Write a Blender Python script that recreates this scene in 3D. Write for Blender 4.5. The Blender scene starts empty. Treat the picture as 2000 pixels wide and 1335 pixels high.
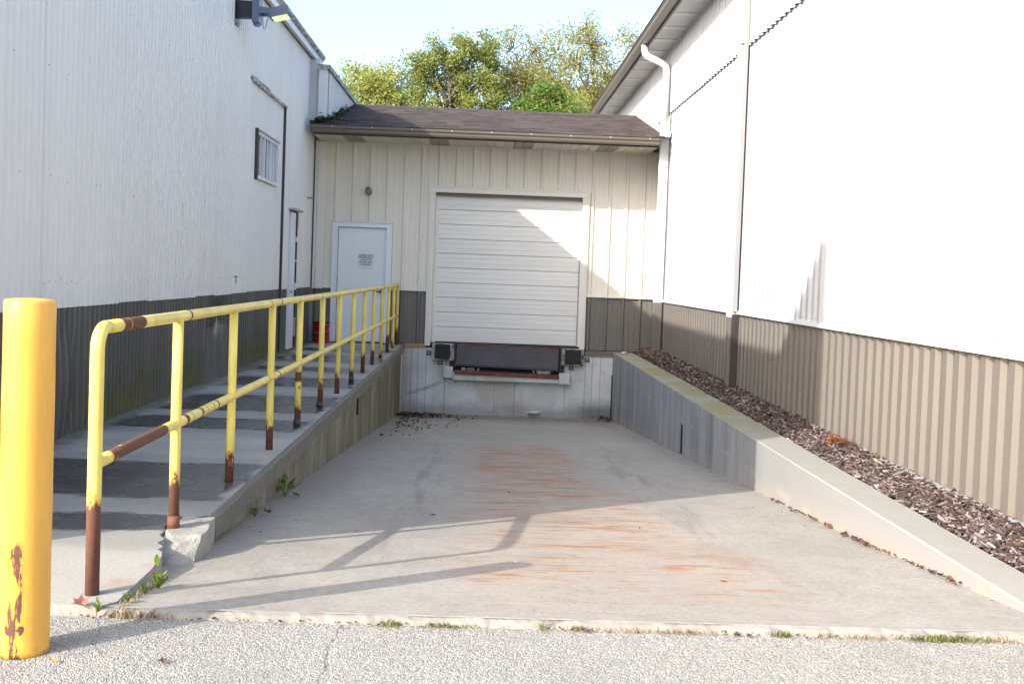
import bpy, bmesh, math, random
import numpy as np
from mathutils import Vector, Matrix, noise as mnoise

random.seed(7)
rng = np.random.default_rng(7)
S = bpy.context.scene
COL = S.collection

# ------------------------------------------------------------------ camera
F_PX, CAM_H, YAW, PITCH, ROLL = 2100.0, 1.33, 0.02746, 0.035, 0.0365
fw = Vector((math.sin(YAW)*math.cos(PITCH), math.cos(YAW)*math.cos(PITCH), -math.sin(PITCH)))
rt = Vector((math.cos(YAW), -math.sin(YAW), 0)); up = rt.cross(fw)
r2 = rt*math.cos(ROLL) + up*math.sin(ROLL); u2 = up*math.cos(ROLL) - rt*math.sin(ROLL)
cam = bpy.data.cameras.new('camera'); camo = bpy.data.objects.new('camera', cam); COL.objects.link(camo)
cam.sensor_width = 36; cam.lens = F_PX*36/2000; cam.shift_y = -0.02946
cam.clip_start = .05; cam.clip_end = 2000
camo.matrix_world = Matrix(((r2.x, u2.x, -fw.x, 0), (r2.y, u2.y, -fw.y, 0), (r2.z, u2.z, -fw.z, CAM_H), (0, 0, 0, 1)))
S.camera = camo

# ------------------------------------------------------------------ sky, sun, exposure
SUN = Vector((1.0, .907, -.735)).normalized()
elev = math.asin(-SUN.z); azim = math.atan2(-SUN.x, -SUN.y)
w = bpy.data.worlds.new('World'); S.world = w; w.use_nodes = True
nt = w.node_tree; nt.nodes.clear()
sky = nt.nodes.new('ShaderNodeTexSky'); sky.sky_type = 'NISHITA'; sky.sun_disc = False
sky.sun_elevation = elev; sky.sun_rotation = azim
sky.air_density = 1.0; sky.dust_density = 2.7; sky.ozone_density = 1.9
bg = nt.nodes.new('ShaderNodeBackground'); bg.inputs[1].default_value = .15
wo = nt.nodes.new('ShaderNodeOutputWorld')
nt.links.new(sky.outputs[0], bg.inputs[0]); nt.links.new(bg.outputs[0], wo.inputs[0])
sl = bpy.data.lights.new('sun', 'SUN'); sl.energy = 2.0; sl.angle = math.radians(.53); sl.color = (1, .965, .91)
so = bpy.data.objects.new('sun', sl); COL.objects.link(so)
so.rotation_euler = SUN.to_track_quat('-Z', 'Y').to_euler(); so.location = (-20, -18, 16)
S.view_settings.view_transform = 'Standard'; S.view_settings.look = 'None'
S.view_settings.gamma = 1; S.view_settings.use_curve_mapping = False
S.view_settings.exposure = 1.66
S.cycles.max_bounces = 8; S.cycles.diffuse_bounces = 5

# ------------------------------------------------------------------ node helper
class NT:
    def __init__(s, name):
        s.m = bpy.data.materials.new(name); s.m.use_nodes = True
        s.t = s.m.node_tree; s.b = s.t.nodes['Principled BSDF']
        s.geo = s.t.nodes.new('ShaderNodeNewGeometry')
        s.pos = s.geo.outputs['Position']
        sp = s.t.nodes.new('ShaderNodeSeparateXYZ'); s.t.links.new(s.pos, sp.inputs[0])
        s.x, s.y, s.z = sp.outputs
    def n(s, typ): return s.t.nodes.new(typ)
    def put(s, sock, v):
        if hasattr(v, 'is_linked') or hasattr(v, 'links'): s.t.links.new(v, sock)
        else:
            if sock.type == 'RGBA' and not isinstance(v, (int, float)) and len(v) == 3: v = (*v, 1)
            sock.default_value = v
    def math(s, op, a, b=0.0, c=0.0, clamp=False):
        n = s.n('ShaderNodeMath'); n.operation = op; n.use_clamp = clamp
        s.put(n.inputs[0], a); s.put(n.inputs[1], b); s.put(n.inputs[2], c)
        return n.outputs[0]
    def add(s, a, b): return s.math('ADD', a, b)
    def mul(s, a, b): return s.math('MULTIPLY', a, b)
    def mx(s, a, b): return s.math('MAXIMUM', a, b)
    def scale(s, v, sc):
        n = s.n('ShaderNodeVectorMath'); n.operation = 'MULTIPLY'; s.put(n.inputs[0], v); n.inputs[1].default_value = sc
        return n.outputs[0]
    def noise(s, sc=5, detail=4, rough=.55, stretch=(1, 1, 1), off=0, dist=0):
        n = s.n('ShaderNodeTexNoise'); v = s.scale(s.pos, stretch)
        if off:
            a = s.n('ShaderNodeVectorMath'); a.operation = 'ADD'; s.put(a.inputs[0], v); a.inputs[1].default_value = (off, off*.7, off*1.3); v = a.outputs[0]
        s.put(n.inputs['Vector'], v); n.inputs['Scale'].default_value = sc
        n.inputs['Detail'].default_value = detail; n.inputs['Roughness'].default_value = rough; n.inputs['Distortion'].default_value = dist
        return n.outputs[0]
    def voro(s, sc, out='Distance', feature='F1'):
        n = s.n('ShaderNodeTexVoronoi'); n.feature = feature; s.put(n.inputs['Vector'], s.pos); n.inputs['Scale'].default_value = sc
        return n.outputs[out]
    def step(s, v, lo, hi):
        n = s.n('ShaderNodeMapRange'); n.interpolation_type = 'SMOOTHSTEP'
        s.put(n.inputs[0], v); s.put(n.inputs[1], lo); s.put(n.inputs[2], hi); n.inputs[3].default_value = 0; n.inputs[4].default_value = 1
        return n.outputs[0]
    def lin(s, v, lo, hi, a, b):
        n = s.n('ShaderNodeMapRange'); s.put(n.inputs[0], v)
        for i, k in enumerate((lo, hi, a, b)): n.inputs[i+1].default_value = k
        return n.outputs[0]
    def win(s, v, a, b, e):
        return s.mul(s.step(v, a-e, a+e), s.math('SUBTRACT', 1, s.step(v, b-e, b+e)))
    def mix(s, f, a, b, mode='MIX'):
        n = s.n('ShaderNodeMix'); n.data_type = 'RGBA'; n.blend_type = mode
        s.put(n.inputs[0], f); s.put(n.inputs[6], a); s.put(n.inputs[7], b)
        return n.outputs[2]
    def ramp(s, f, stops):
        n = s.n('ShaderNodeValToRGB'); s.put(n.inputs[0], f); e = n.color_ramp.elements
        while len(e) < len(stops): e.new(.5)
        for k, (p, c) in zip(e, stops): k.position = p; k.color = (*c, 1) if len(c) == 3 else c
        return n.outputs[0]
    def bump(s, h, st=.3, d=.01):
        n = s.n('ShaderNodeBump'); n.inputs['Strength'].default_value = st; n.inputs['Distance'].default_value = d
        s.put(n.inputs['Height'], h); s.t.links.new(n.outputs[0], s.b.inputs['Normal'])
    def out(s, col, rough=.6, metal=0, spec=None):
        s.put(s.b.inputs['Base Color'], col); s.put(s.b.inputs['Roughness'], rough); s.put(s.b.inputs['Metallic'], metal)
        if spec is not None: s.put(s.b.inputs['Specular IOR Level'], spec)
        return s.m
    def rand(s):
        return s.n('ShaderNodeObjectInfo').outputs['Random']
    def island(s): return s.geo.outputs['Random Per Island']

def sc3(c, k): return tuple(v*k for v in c)

def plain(name, c, rough=.5, var=.12, sc=6, bump=.1, metal=0, stretch=(1, 1, 1), spec=None, bs=60, rnd=.0):
    N = NT(name)
    f = N.noise(sc, 5, .6, stretch)
    col = N.mix(f, sc3(c, 1-var), sc3(c, 1+var))
    if rnd:
        col = N.mix(1.0, col, N.ramp(N.rand(), [(0, (1-rnd,)*3), (1, (1+rnd*.4,)*3)]), 'MULTIPLY')
    if bump: N.bump(N.noise(bs, 3), bump, .003)
    return N.out(col, rough, metal, spec)

M = {}
def panel_mat(name, c, dirt, rough=.42, rnd=.05, streak=.25, zdirt=None):
    N = NT(name)
    st = N.noise(3, 6, .65, (1, 1, .05))
    blot = N.noise(.9, 4, .6)
    f = N.mul(N.step(st, .45, .8), streak)
    col = N.mix(N.lin(blot, .3, .7, 0, .5), sc3(c, .96), sc3(c, 1.05))
    col = N.mix(f, col, dirt)
    if zdirt:
        zz = N.add(N.z, N.mul(N.noise(4, 5, .65, (1, 1, .35)), -.5))
        col = N.mix(N.mul(N.math('SUBTRACT', 1, N.step(zz, zdirt[0]-.25, zdirt[0]+.1)), .7), col, zdirt[1])
    sp = N.step(N.noise(70, 2, .5, (1, 1, .6)), .68, .74)
    col = N.mix(N.mul(sp, .25), col, dirt)
    col = N.mix(1.0, col, N.ramp(N.rand(), [(0, (1-rnd,)*3), (1, (1, 1, 1))]), 'MULTIPLY')
    N.bump(N.noise(1.1, 2, .5, (1, 1, .4)), .05, .02)
    return N.out(col, N.lin(blot, .3, .7, rough-.06, rough+.08), 0, .4)
M['white_left'] = panel_mat('white painted steel weathered', (.80, .785, .745), (.54, .52, .47), .5, .03, .2)
M['white_right'] = panel_mat('white painted steel', (.47, .472, .475), (.36, .355, .34), .42, .02, .12)
M['cream'] = panel_mat('cream painted steel', (.83, .785, .68), (.62, .575, .48), .45, .03, .2)
M['brown_right'] = panel_mat('taupe painted steel', (.168, .149, .128), (.13, .112, .095), .42, .03, .25)
M['brown_front'] = panel_mat('brown painted steel', (.175, .160, .142), (.13, .115, .10), .45, .03, .2)

def left_wainscot():
    N = NT('grey brown painted steel with moss')
    st = N.noise(4, 6, .65, (1, 1, .08))
    col = N.mix(N.step(st, .4, .75), (.095, .091, .082), (.140, .134, .122))
    zz = N.add(N.z, N.mul(N.noise(3.2, 6, .7, (1, 1, .6), 5), -.75))
    wy = N.mx(N.win(N.y, 8.5, 10.2, .45), N.mx(N.win(N.y, 11.0, 11.9, .4), N.mul(N.win(N.y, 13.2, 16, .6), .8)))
    mo = N.mul(N.math('SUBTRACT', 1, N.step(zz, -.32, .10)), wy)
    col = N.mix(N.mul(mo, .9), col, N.mix(N.noise(30, 3), (.055, .062, .012), (.13, .13, .025)))
    low = N.math('SUBTRACT', 1, N.step(zz, -.45, -.12))
    col = N.mix(N.mul(low, .35), col, (.17, .16, .14))
    sp = N.step(N.noise(55, 2), .70, .74)
    col = N.mix(N.mul(sp, .5), col, (.30, .29, .27))
    N.bump(N.noise(2.5, 4), .15, .02)
    return N.out(col, .5, 0, .4)
M['brown_left'] = left_wainscot()

def stained_trim():
    N = NT('weathered eave metal with algae')
    f = N.noise(9, 6, .7, (1, 1, 2))
    col = N.mix(N.step(f, .42, .62), (.50, .49, .46), (.10, .105, .085))
    return N.out(col, .6)
M['eave_stained'] = stained_trim()
M['trim_white'] = plain('white trim paint', (.72, .72, .71), .4, .05, 4, .05)
M['trim_cream'] = plain('cream trim paint', (.76, .73, .66), .42, .07, 5, .05)
M['trim_gray'] = plain('grey flashing', (.33, .33, .33), .45, .1, 5, .05)
M['trim_dark'] = plain('dark joint strip', (.045, .04, .036), .5, .2, 8, .1)
M['gutter_brown'] = plain('brown gutter aluminium', (.135, .112, .088), .38, .12, 3, .05, stretch=(.3, 1, 1))
M['gutter_dark'] = plain('dark fascia', (.05, .043, .038), .45, .2, 3, .05)
M['soffit_cream'] = plain('cream soffit', (.62, .56, .44), .5, .06, 4, .03, rnd=.06)
M['soffit_vent'] = plain('vented soffit', (.30, .26, .20), .55, .1, 90, .2)
M['soffit_white'] = plain('white soffit', (.66, .65, .62), .5, .06, 20, .1, stretch=(1, 8, 1), rnd=.05)
M['door_white'] = plain('white door paint', (.80, .82, .84), .35, .03, 2, .03)
M['door_panel'] = plain('aged white door panels', (.78, .765, .72), .42, .07, 3, .04, stretch=(.4, 1, 3), rnd=.04)
M['black'] = plain('black rubber', (.014, .013, .013), .7, .4, 9, .3)
M['black_metal'] = plain('dark steel', (.03, .029, .03), .45, .3, 9, .1)
M['steel'] = plain('galvanised steel', (.42, .43, .44), .4, .15, 12, .05, metal=.7)
M['lamp_gray'] = plain('blue grey lamp housing', (.135, .165, .235), .4, .1, 6, .05)
M['lamp_dark'] = plain('dark bronze lamp arm', (.028, .028, .036), .4, .2, 6, .05)
M['fixture'] = plain('grey fixture', (.22, .21, .19), .5, .1, 9, .05)
M['paper'] = plain('paper', (.70, .75, .76), .7, .03, 9, .02)
M['ink'] = plain('ink', (.04, .05, .055), .8, .05, 9, 0)
M['wood_tan'] = plain('weathered tan board', (.36, .23, .12), .7, .35, 10, .3, stretch=(.15, 1, 3))
M['wood_gray'] = plain('weathered grey board', (.16, .13, .10), .75, .35, 10, .3, stretch=(.15, 1, 3))
M['bucket_red'] = plain('red plastic', (.50, .010, .022), .35, .1, 8, .03)
M['glass'] = plain('dusty window glass', (.10, .115, .13), .12, .3, 4, .0)
M['curtain'] = plain('pale curtain behind glass', (.40, .42, .47), .3, .2, 12, 0, stretch=(1, 3, .2))
M['stone_white'] = plain('pale stone', (.55, .53, .49), .85, .3, 20, .6)
M['caulk'] = plain('debris', (.5, .5, .5), .8, .2)

def emis():
    N = NT('lit lens'); N.b.inputs['Emission Color'].default_value = (.82, 1, .50, 1); N.b.inputs['Emission Strength'].default_value = .30
    return N.out((.30, .34, .16), .3)
M['lens'] = emis()

def shingle():
    N = NT('asphalt shingles')
    c = N.ramp(N.island(), [(0, (.058, .046, .043)), (.5, (.082, .066, .061)), (1, (.112, .092, .084))])
    g = N.noise(150, 2)
    c = N.mix(N.step(g, .4, .7), sc3((1, 1, 1), .8), (1.25, 1.2, 1.2), 'MIX')
    base = N.ramp(N.island(), [(0, (.058, .046, .043)), (.5, (.082, .066, .061)), (1, (.112, .092, .084))])
    c = N.mix(1.0, base, c, 'MULTIPLY')
    c = N.mix(N.mul(N.step(N.noise(1.1, 4), .5, .75), .35), c, (.11, .098, .078))
    N.bump(g, .5, .004)
    return N.out(c, .9, 0, .2)
M['shingle'] = shingle()

def ygeneric(name, yellow, rustf, rough=.38, hi=None):
    N = NT(name)
    n1 = N.noise(16, 5, .65)
    y = N.mix(N.step(N.noise(5, 6, .7, (1, 1, .25)), .35, .7), sc3(yellow, .84), sc3(yellow, 1.05))
    y = N.mix(N.mul(N.step(N.noise(60, 3, .6), .66, .72), .5), y, sc3(yellow, .55))
    mask = rustf(N)
    edge = N.math('SUBTRACT', N.step(mask, .22, .40), N.step(mask, .5, .62), clamp=True)
    rc = N.mix(N.noise(40, 4), (.085, .035, .026), (.175, .075, .045))
    col = N.mix(N.step(mask, .45, .56), y, rc)
    col = N.mix(N.mul(edge, .55), col, (.55, .23, .03))
    N.bump(N.add(N.mul(N.step(mask, .42, .56), -.6), N.mul(n1, .15)), .6, .004)
    return N.out(col, N.lin(N.step(mask, .4, .6), 0, 1, rough, .85))
YEL = (.86, .70, .165)
def post_rust(N):
    ob = N.noise(22, 6, .75, (1, 1, .4)); ph = N.noise(.9, 1, .5, (0, 1, 0))
    h = N.lin(ph, .3, .7, .06, .30)
    low = N.math('SUBTRACT', N.add(h, N.mul(N.math('SUBTRACT', ob, .5), .48)), N.z)
    m = N.lin(low, -.08, .08, 0, 1)
    near = N.win(N.y, 4.0, 4.6, .05)   # first post: rust climbs higher
    l2 = N.math('SUBTRACT', N.add(.36, N.mul(N.math('SUBTRACT', ob, .5), .35)), N.z)
    m = N.mx(m, N.mul(N.lin(l2, -.08, .08, 0, 1), near))
    mid = N.mul(N.win(N.y, 8.8, 9.1, .05), N.mul(N.win(N.z, .37, .46, .03), .8))
    ch = N.step(N.noise(9, 4, .6, (1, 1, .6), 3), .67, .74)
    return N.mx(m, N.mx(N.mul(ch, .8), mid))
M['yellow_post'] = ygeneric('yellow railing paint rusted at feet', YEL, post_rust)
def rail_rust(N):
    j = N.mul(N.noise(14, 3, .6, (1, 1, 1), 2), .06)
    bands = N.noise(11, 3, .7, (0, 1, 0), 9)
    nb = N.noise(.8, 2, .5, (0, 1, 0), 4)
    th = N.lin(nb, .35, .65, .60, .78)
    m = N.lin(N.math('SUBTRACT', N.add(bands, j), th), -.05, .05, 0, 1)
    mid = N.mul(N.win(N.y, 4.42, 5.18, .06), N.math('LESS_THAN', N.z, .8))
    m2 = N.mul(mid, N.step(N.noise(12, 3, .6, (.3, 1, .3), 7), .25, .40))
    top = N.mul(N.win(N.y, 4.50, 4.80, .03), N.mul(N.math('GREATER_THAN', N.z, 1.0), N.step(N.add(bands, j), .38, .5)))
    blk = N.mul(N.math('LESS_THAN', N.y, 4.44), 1)
    m = N.math('SUBTRACT', m, blk, clamp=True)
    mb = N.mul(N.win(N.y, 5.5, 6.25, .08), N.mul(N.math('LESS_THAN', N.z, .8), N.step(N.noise(20, 3, .6, (0, 1, 0), 12), .53, .60)))
    return N.mx(N.mul(m, .9), N.mx(N.mx(m2, mb), top))
M['yellow_rail'] = ygeneric('yellow railing paint with rust rings', YEL, rail_rust)
def boll_rust(N):
    # scars on the side that faces the lot
    d = N.add(N.x, 1.545)
    scar = N.mul(N.win(d, -.026, .024, .018), N.math('SUBTRACT', 1, N.step(N.z, .30, .42)))
    n = N.noise(30, 5, .7, (1, 1, .18), 3)
    m = N.mul(scar, N.step(n, .36, .58))
    foot = N.mul(N.win(d, -.035, .032, .014), N.math('SUBTRACT', 1, N.step(N.add(N.z, N.mul(N.noise(25, 4), .08)), .10, .14)))
    foot = N.mul(N.mul(foot, N.step(N.z, .02, .07)), N.step(N.noise(28, 5, .7, (1, 1, .6), 41), .36, .5))
    sc2 = N.mul(N.mul(N.win(d, -.075, -.055, .01), N.win(N.z, .15, .40, .06)), N.step(N.noise(26, 5, .7, (1, 1, .12), 8), .5, .66))
    ch = N.step(N.noise(15, 5, .7, (1, 1, .5), 1), .69, .75)
    scr = N.mul(N.step(N.noise(34, 4, .7, (1, 1, .06), 15), .66, .74), .40)
    sc2 = N.mx(sc2, scr)
    base = N.mul(N.math('SUBTRACT', 1, N.step(N.z, -.02, .14)), N.mul(N.step(N.noise(26, 5, .75), .42, .8), .62))
    return N.mx(N.mx(m, foot), N.mx(N.mul(ch, .45), N.mx(sc2, base)))
M['yellow_bollard'] = ygeneric('orange yellow bollard paint with scars', (.90, .47, .075), boll_rust, .33)

def floor_mat():
    N = NT('stained dock slab concrete')
    a = N.noise(.8, 7, .62); b = N.noise(45, 4, .6); c0 = N.noise(5, 5, .65)
    col = N.mix(N.step(a, .3, .7), (.325, .298, .254), (.385, .354, .303))
    col = N.mix(N.mul(N.step(c0, .45, .7), .45), col, (.255, .235, .208))
    col = N.mix(1.0, col, N.ramp(N.noise(38, 5, .75, (1, 1, 1), 17), [(.3, (.80, .79, .78)), (.7, (1.16, 1.16, 1.16))]), 'MULTIPLY')
    # tan wash and rust streaks running across the slab
    xw = N.add(N.x, N.add(N.mul(N.math('SUBTRACT', N.noise(1.3, 4, .6, (1, 1, 1), 4), .5), .5), N.mul(N.y, .005)))
    wx = N.mul(N.step(xw, -.25, .22), N.math('SUBTRACT', 1, N.step(xw, N.lin(N.y, 5, 9.5, 1.25, .85), N.lin(N.y, 5, 9.5, 1.75, 1.2)))); wy = N.win(N.y, 4.5, 13.0, .8)
    zone = N.mul(wx, wy)
    col = N.mix(N.mul(zone, .38), col, (.39, .31, .235))
    s1 = N.noise(9, 7, .7, (.20, 1, 1), 2); s2 = N.noise(24, 6, .68, (.16, 1, 1), 6)
    d1 = N.lin(N.y, 5.0, 9.0, .555, .51)
    r1 = N.step(s1, d1, N.add(d1, .07)); r2_ = N.step(s2, N.add(d1, -.01), N.add(d1, .09))
    bl = N.step(N.noise(2.8, 7, .72, (.5, 1, 1), 11), .50, .66)
    ru = N.mul(zone, N.mx(N.mul(N.mx(r1, N.mul(r2_, .75)), N.step(N.noise(1.6, 4, .6, (1, 1, 1), 8), .25, .45)), N.mul(bl, .55)))
    col = N.mix(N.mul(ru, .95), col, N.mix(b, (.36, .18, .085), (.29, .14, .07)))
    # tyre marks
    tm = N.mul(N.mx(N.win(N.x, -.62, -.30, .12), N.win(N.x, 1.28, 1.62, .12)), N.step(N.noise(9, 4, .6, (1, .05, 1), 3), .45, .68))
    col = N.mix(N.mul(N.mul(tm, N.win(N.y, 5.5, 13, 1.5)), .55), col, (.19, .175, .155))
    hc = N.math('ABSOLUTE', N.math('SUBTRACT', N.noise(1.1, 5, .6, (1, .55, 1), 31), .5)); col = N.mix(N.mul(N.math('SUBTRACT', 1, N.step(hc, .0, .0022)), .35), col, (.10, .09, .08))
    # grime at the left wall foot and at the dock face
    g1 = N.math('SUBTRACT', 1, N.step(N.add(N.x, N.mul(N.noise(2, 5, .65, (1, 1, 1), 5), -.7)), -1.75, -1.05))
    col = N.mix(N.mul(N.mul(g1, N.step(N.y, 4.5, 6.5)), .35), col, (.19, .18, .16))
    g2 = N.step(N.add(N.y, N.mul(N.noise(1.5, 5, .65, (1, 1, 1), 9), 2.2)), 18.4, 19.7)
    col = N.mix(N.mul(g2, .5), col, (.20, .175, .145))
    st = N.win(N.y, 18.42, 18.62, .1)
    col = N.mix(N.mul(N.mul(st, N.step(N.noise(3, 4), .35, .6)), .6), col, (.11, .10, .085))
    oil = N.mul(N.mul(N.win(N.x, .25, .85, .25), N.win(N.y, 6.9, 7.25, .12)), N.step(N.noise(4, 5, .7, (.4, 1, 1), 21), .45, .62))
    col = N.mix(N.mul(oil, .5), col, (.10, .10, .10))
    # bright crumbly front edge
    fe = N.math('SUBTRACT', 1, N.step(N.add(N.y, N.mul(c0, .08)), 4.16, 4.22))
    col = N.mix(N.mul(fe, N.lin(N.noise(14, 5, .7), .35, .65, .25, 1)), col, (.235, .222, .195))
    pit = N.step(N.noise(70, 3, .6), .62, .69)
    col = N.mix(N.mul(pit, .5), col, (.19, .172, .15))
    lt = N.step(N.noise(90, 2, .5, (1, 1, 1), 14), .70, .75)
    col = N.mix(N.mul(lt, .3), col, (.55, .53, .5))
    N.bump(N.add(N.mul(b, .5), N.mul(c0, .8)), .22, .006)
    return N.out(col, N.lin(a, .3, .7, .70, .86), 0, .35)
M['floor'] = floor_mat()

WET = [(5.28, 5.66), (6.02, 7.22), (8.62, 9.35), (9.75, 11.0), (11.9, 12.9), (13.7, 14.3), (15.2, 16.3), (17.2, 17.7)]
def walk_mat():
    N = NT('walkway concrete with puddles')
    b = N.noise(60, 4, .6); a = N.noise(1.2, 6, .62)
    col = N.mix(N.step(a, .3, .7), (.34, .325, .29), (.44, .42, .375))
    sp = N.step(N.noise(60, 4, .7), .56, .66)
    col = N.mix(N.mul(sp, .75), col, (.44, .43, .405))
    dk = N.step(N.noise(42, 5, .7, (1, 1, 1), 5), .55, .66)
    col = N.mix(N.mul(dk, .7), col, (.13, .125, .115))
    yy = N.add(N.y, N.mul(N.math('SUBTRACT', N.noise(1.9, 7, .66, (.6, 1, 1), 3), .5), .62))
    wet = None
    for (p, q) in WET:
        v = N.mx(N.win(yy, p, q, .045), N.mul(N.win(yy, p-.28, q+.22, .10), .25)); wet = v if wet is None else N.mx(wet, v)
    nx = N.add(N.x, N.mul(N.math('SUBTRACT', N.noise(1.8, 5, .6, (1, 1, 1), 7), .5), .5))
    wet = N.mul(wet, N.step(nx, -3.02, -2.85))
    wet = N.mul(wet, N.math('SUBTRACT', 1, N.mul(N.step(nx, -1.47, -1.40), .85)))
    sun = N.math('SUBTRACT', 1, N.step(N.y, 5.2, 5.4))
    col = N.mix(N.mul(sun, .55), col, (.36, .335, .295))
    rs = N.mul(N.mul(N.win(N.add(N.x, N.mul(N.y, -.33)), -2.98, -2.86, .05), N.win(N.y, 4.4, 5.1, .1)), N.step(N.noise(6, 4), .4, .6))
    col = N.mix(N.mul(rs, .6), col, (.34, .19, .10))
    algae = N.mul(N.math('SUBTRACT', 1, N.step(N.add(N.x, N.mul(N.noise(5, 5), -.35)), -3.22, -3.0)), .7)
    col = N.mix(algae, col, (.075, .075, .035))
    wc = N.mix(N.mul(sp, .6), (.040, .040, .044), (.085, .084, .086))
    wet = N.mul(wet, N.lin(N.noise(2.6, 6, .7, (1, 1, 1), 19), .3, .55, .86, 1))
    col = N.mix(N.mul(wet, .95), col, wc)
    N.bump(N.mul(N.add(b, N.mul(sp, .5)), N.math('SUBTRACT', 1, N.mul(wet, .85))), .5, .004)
    r = N.mix(wet, (.85, .85, .85), N.mix(N.noise(3, 3), (.16, .16, .16), (.34, .34, .34)))
    return N.out(col, r, 0, .45)
M['walk'] = walk_mat()

def side_mat():
    N = NT('exposed aggregate wall with moss')
    st = N.noise(3.2, 7, .7, (1, 1, .3)); b = N.noise(48, 5, .7)
    col = N.mix(N.step(st, .3, .75), (.33, .315, .265), (.15, .145, .115))
    col = N.mix(N.mul(N.step(b, .5, .68), .6), col, (.33, .31, .27))
    dr = N.step(N.noise(2.4, 6, .68, (1, 1, .08), 8), .50, .70)
    col = N.mix(N.mul(dr, .8), col, (.05, .048, .036))
    mo = N.mul(N.step(N.y, 6, 12), N.step(N.noise(2, 5, .6, (1, 1, .4), 4), .36, .58))
    col = N.mix(N.mul(mo, .6), col, (.13, .125, .045))
    N.bump(N.add(b, N.mul(st, .6)), .7, .008)
    return N.out(col, .9, 0, .25)
M['walk_side'] = side_mat()

def lip_mat():
    N = NT('walkway edge concrete')
    b = N.noise(75, 4, .65); a = N.noise(2, 5, .6)
    col = N.mix(a, (.13, .125, .105), (.22, .21, .185))
    col = N.mix(N.mul(N.step(b, .52, .68), .6), col, (.38, .365, .33))
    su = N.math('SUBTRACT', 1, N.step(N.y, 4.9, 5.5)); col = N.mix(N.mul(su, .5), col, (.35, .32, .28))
    N.bump(b, .7, .008); return N.out(col, .9, 0, .25)
M['walk_lip'] = lip_mat()

def retain_mat():
    N = NT('retaining wall concrete')
    st = N.noise(3.4, 7, .7, (1, 1, .16)); st2 = N.noise(16, 6, .7, (1, 1, .09), 4); a = N.noise(1, 6, .6); b = N.noise(50, 4, .6)
    shade_end = N.step(N.y, 8.2, 10.2)  # shaded far end: its cooler tone is painted in, along with real streaks
    col = N.mix(a, (.25, .246, .236), (.305, .30, .288))
    oc = N.mix(N.step(st, .28, .74), (.17, .182, .198), (.37, .39, .41))
    oc = N.mix(N.mul(N.step(st2, .55, .78), .55), oc, (.48, .50, .51))
    oc = N.mix(N.mul(N.step(N.noise(2.2, 5, .6, (1, 1, .12), 9), .54, .66), .6), oc, (.125, .13, .135))
    col = N.mix(N.mul(shade_end, .85), col, oc)
    nz = N.n('ShaderNodeSeparateXYZ'); N.t.links.new(N.geo.outputs['Normal'], nz.inputs[0])
    top = N.step(nz.outputs[2], .5, .8)
    tc = N.mix(N.noise(6, 5, .65), (.27, .262, .225), (.35, .338, .295))
    my = N.mul(N.win(N.y, 9.8, 17.5, 1.0), N.step(N.noise(1.5, 5, .65, (1, 1, 1), 6), .36, .56))
    tc = N.mix(N.mul(my, .62), tc, N.mix(N.noise(25, 3), (.19, .175, .045), (.29, .265, .08)))
    col = N.mix(top, col, tc)
    cr = N.mul(N.win(N.z, -.32, -.27, .03), N.step(N.noise(3, 4), .5, .6))
    col = N.mix(N.mul(cr, .25), col, (.5, .48, .44))
    low = N.math('SUBTRACT', 1, N.step(N.add(N.add(N.z, N.mul(N.y, .077)), N.mul(N.noise(6, 5), -.1)), .18, .42))
    col = N.mix(N.mul(low, .3), col, (.46, .37, .27))
    N.bump(b, .3, .005)
    return N.out(col, .85, 0, .3)
M['retain'] = retain_mat()

def dockwall_mat():
    N = NT('dock face concrete')
    a = N.noise(1.6, 6, .62); b = N.noise(40, 4)
    col = N.mix(N.step(a, .3, .7), (.50, .50, .485), (.66, .665, .65))
    tan = N.mul(N.win(N.x, -.6, .9, .45), N.step(N.noise(1.4, 4, .6, (1, 1, 1), 5), .42, .62))
    col = N.mix(N.mul(tan, .6), col, (.44, .38, .27))
    gr = N.step(N.noise(3.5, 7, .7, (1, 1, .35), 13), .48, .72); col = N.mix(N.mul(gr, .45), col, (.27, .265, .25))
    ft = N.math('SUBTRACT', 1, N.step(N.add(N.z, N.mul(N.noise(3, 5, .7, (1, 1, 1), 23), -.35)), -1.33, -1.10)); col = N.mix(N.mul(ft, .55), col, (.21, .20, .175))
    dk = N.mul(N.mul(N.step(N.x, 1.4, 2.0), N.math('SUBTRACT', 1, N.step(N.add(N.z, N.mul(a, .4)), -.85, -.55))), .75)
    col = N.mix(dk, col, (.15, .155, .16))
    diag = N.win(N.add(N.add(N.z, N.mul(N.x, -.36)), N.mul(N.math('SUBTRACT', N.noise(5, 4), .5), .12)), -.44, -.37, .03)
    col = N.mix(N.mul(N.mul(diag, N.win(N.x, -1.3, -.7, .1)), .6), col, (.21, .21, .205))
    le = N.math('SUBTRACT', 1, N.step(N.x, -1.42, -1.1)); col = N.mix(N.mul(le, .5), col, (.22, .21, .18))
    rr = N.mul(N.step(N.noise(6, 5, .65, (1, 1, .12), 3), .6, .7), N.step(N.z, -.75, -.3)); col = N.mix(N.mul(rr, .4), col, (.33, .22, .12))
    sp = N.step(N.noise(45, 2, .5, (1, 1, 1), 2), .69, .73); col = N.mix(N.mul(sp, .6), col, (.12, .11, .1))
    N.bump(N.add(b, a), .25, .006); return N.out(col, .85, 0, .3)
M['dock_concrete'] = dockwall_mat()

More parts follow.
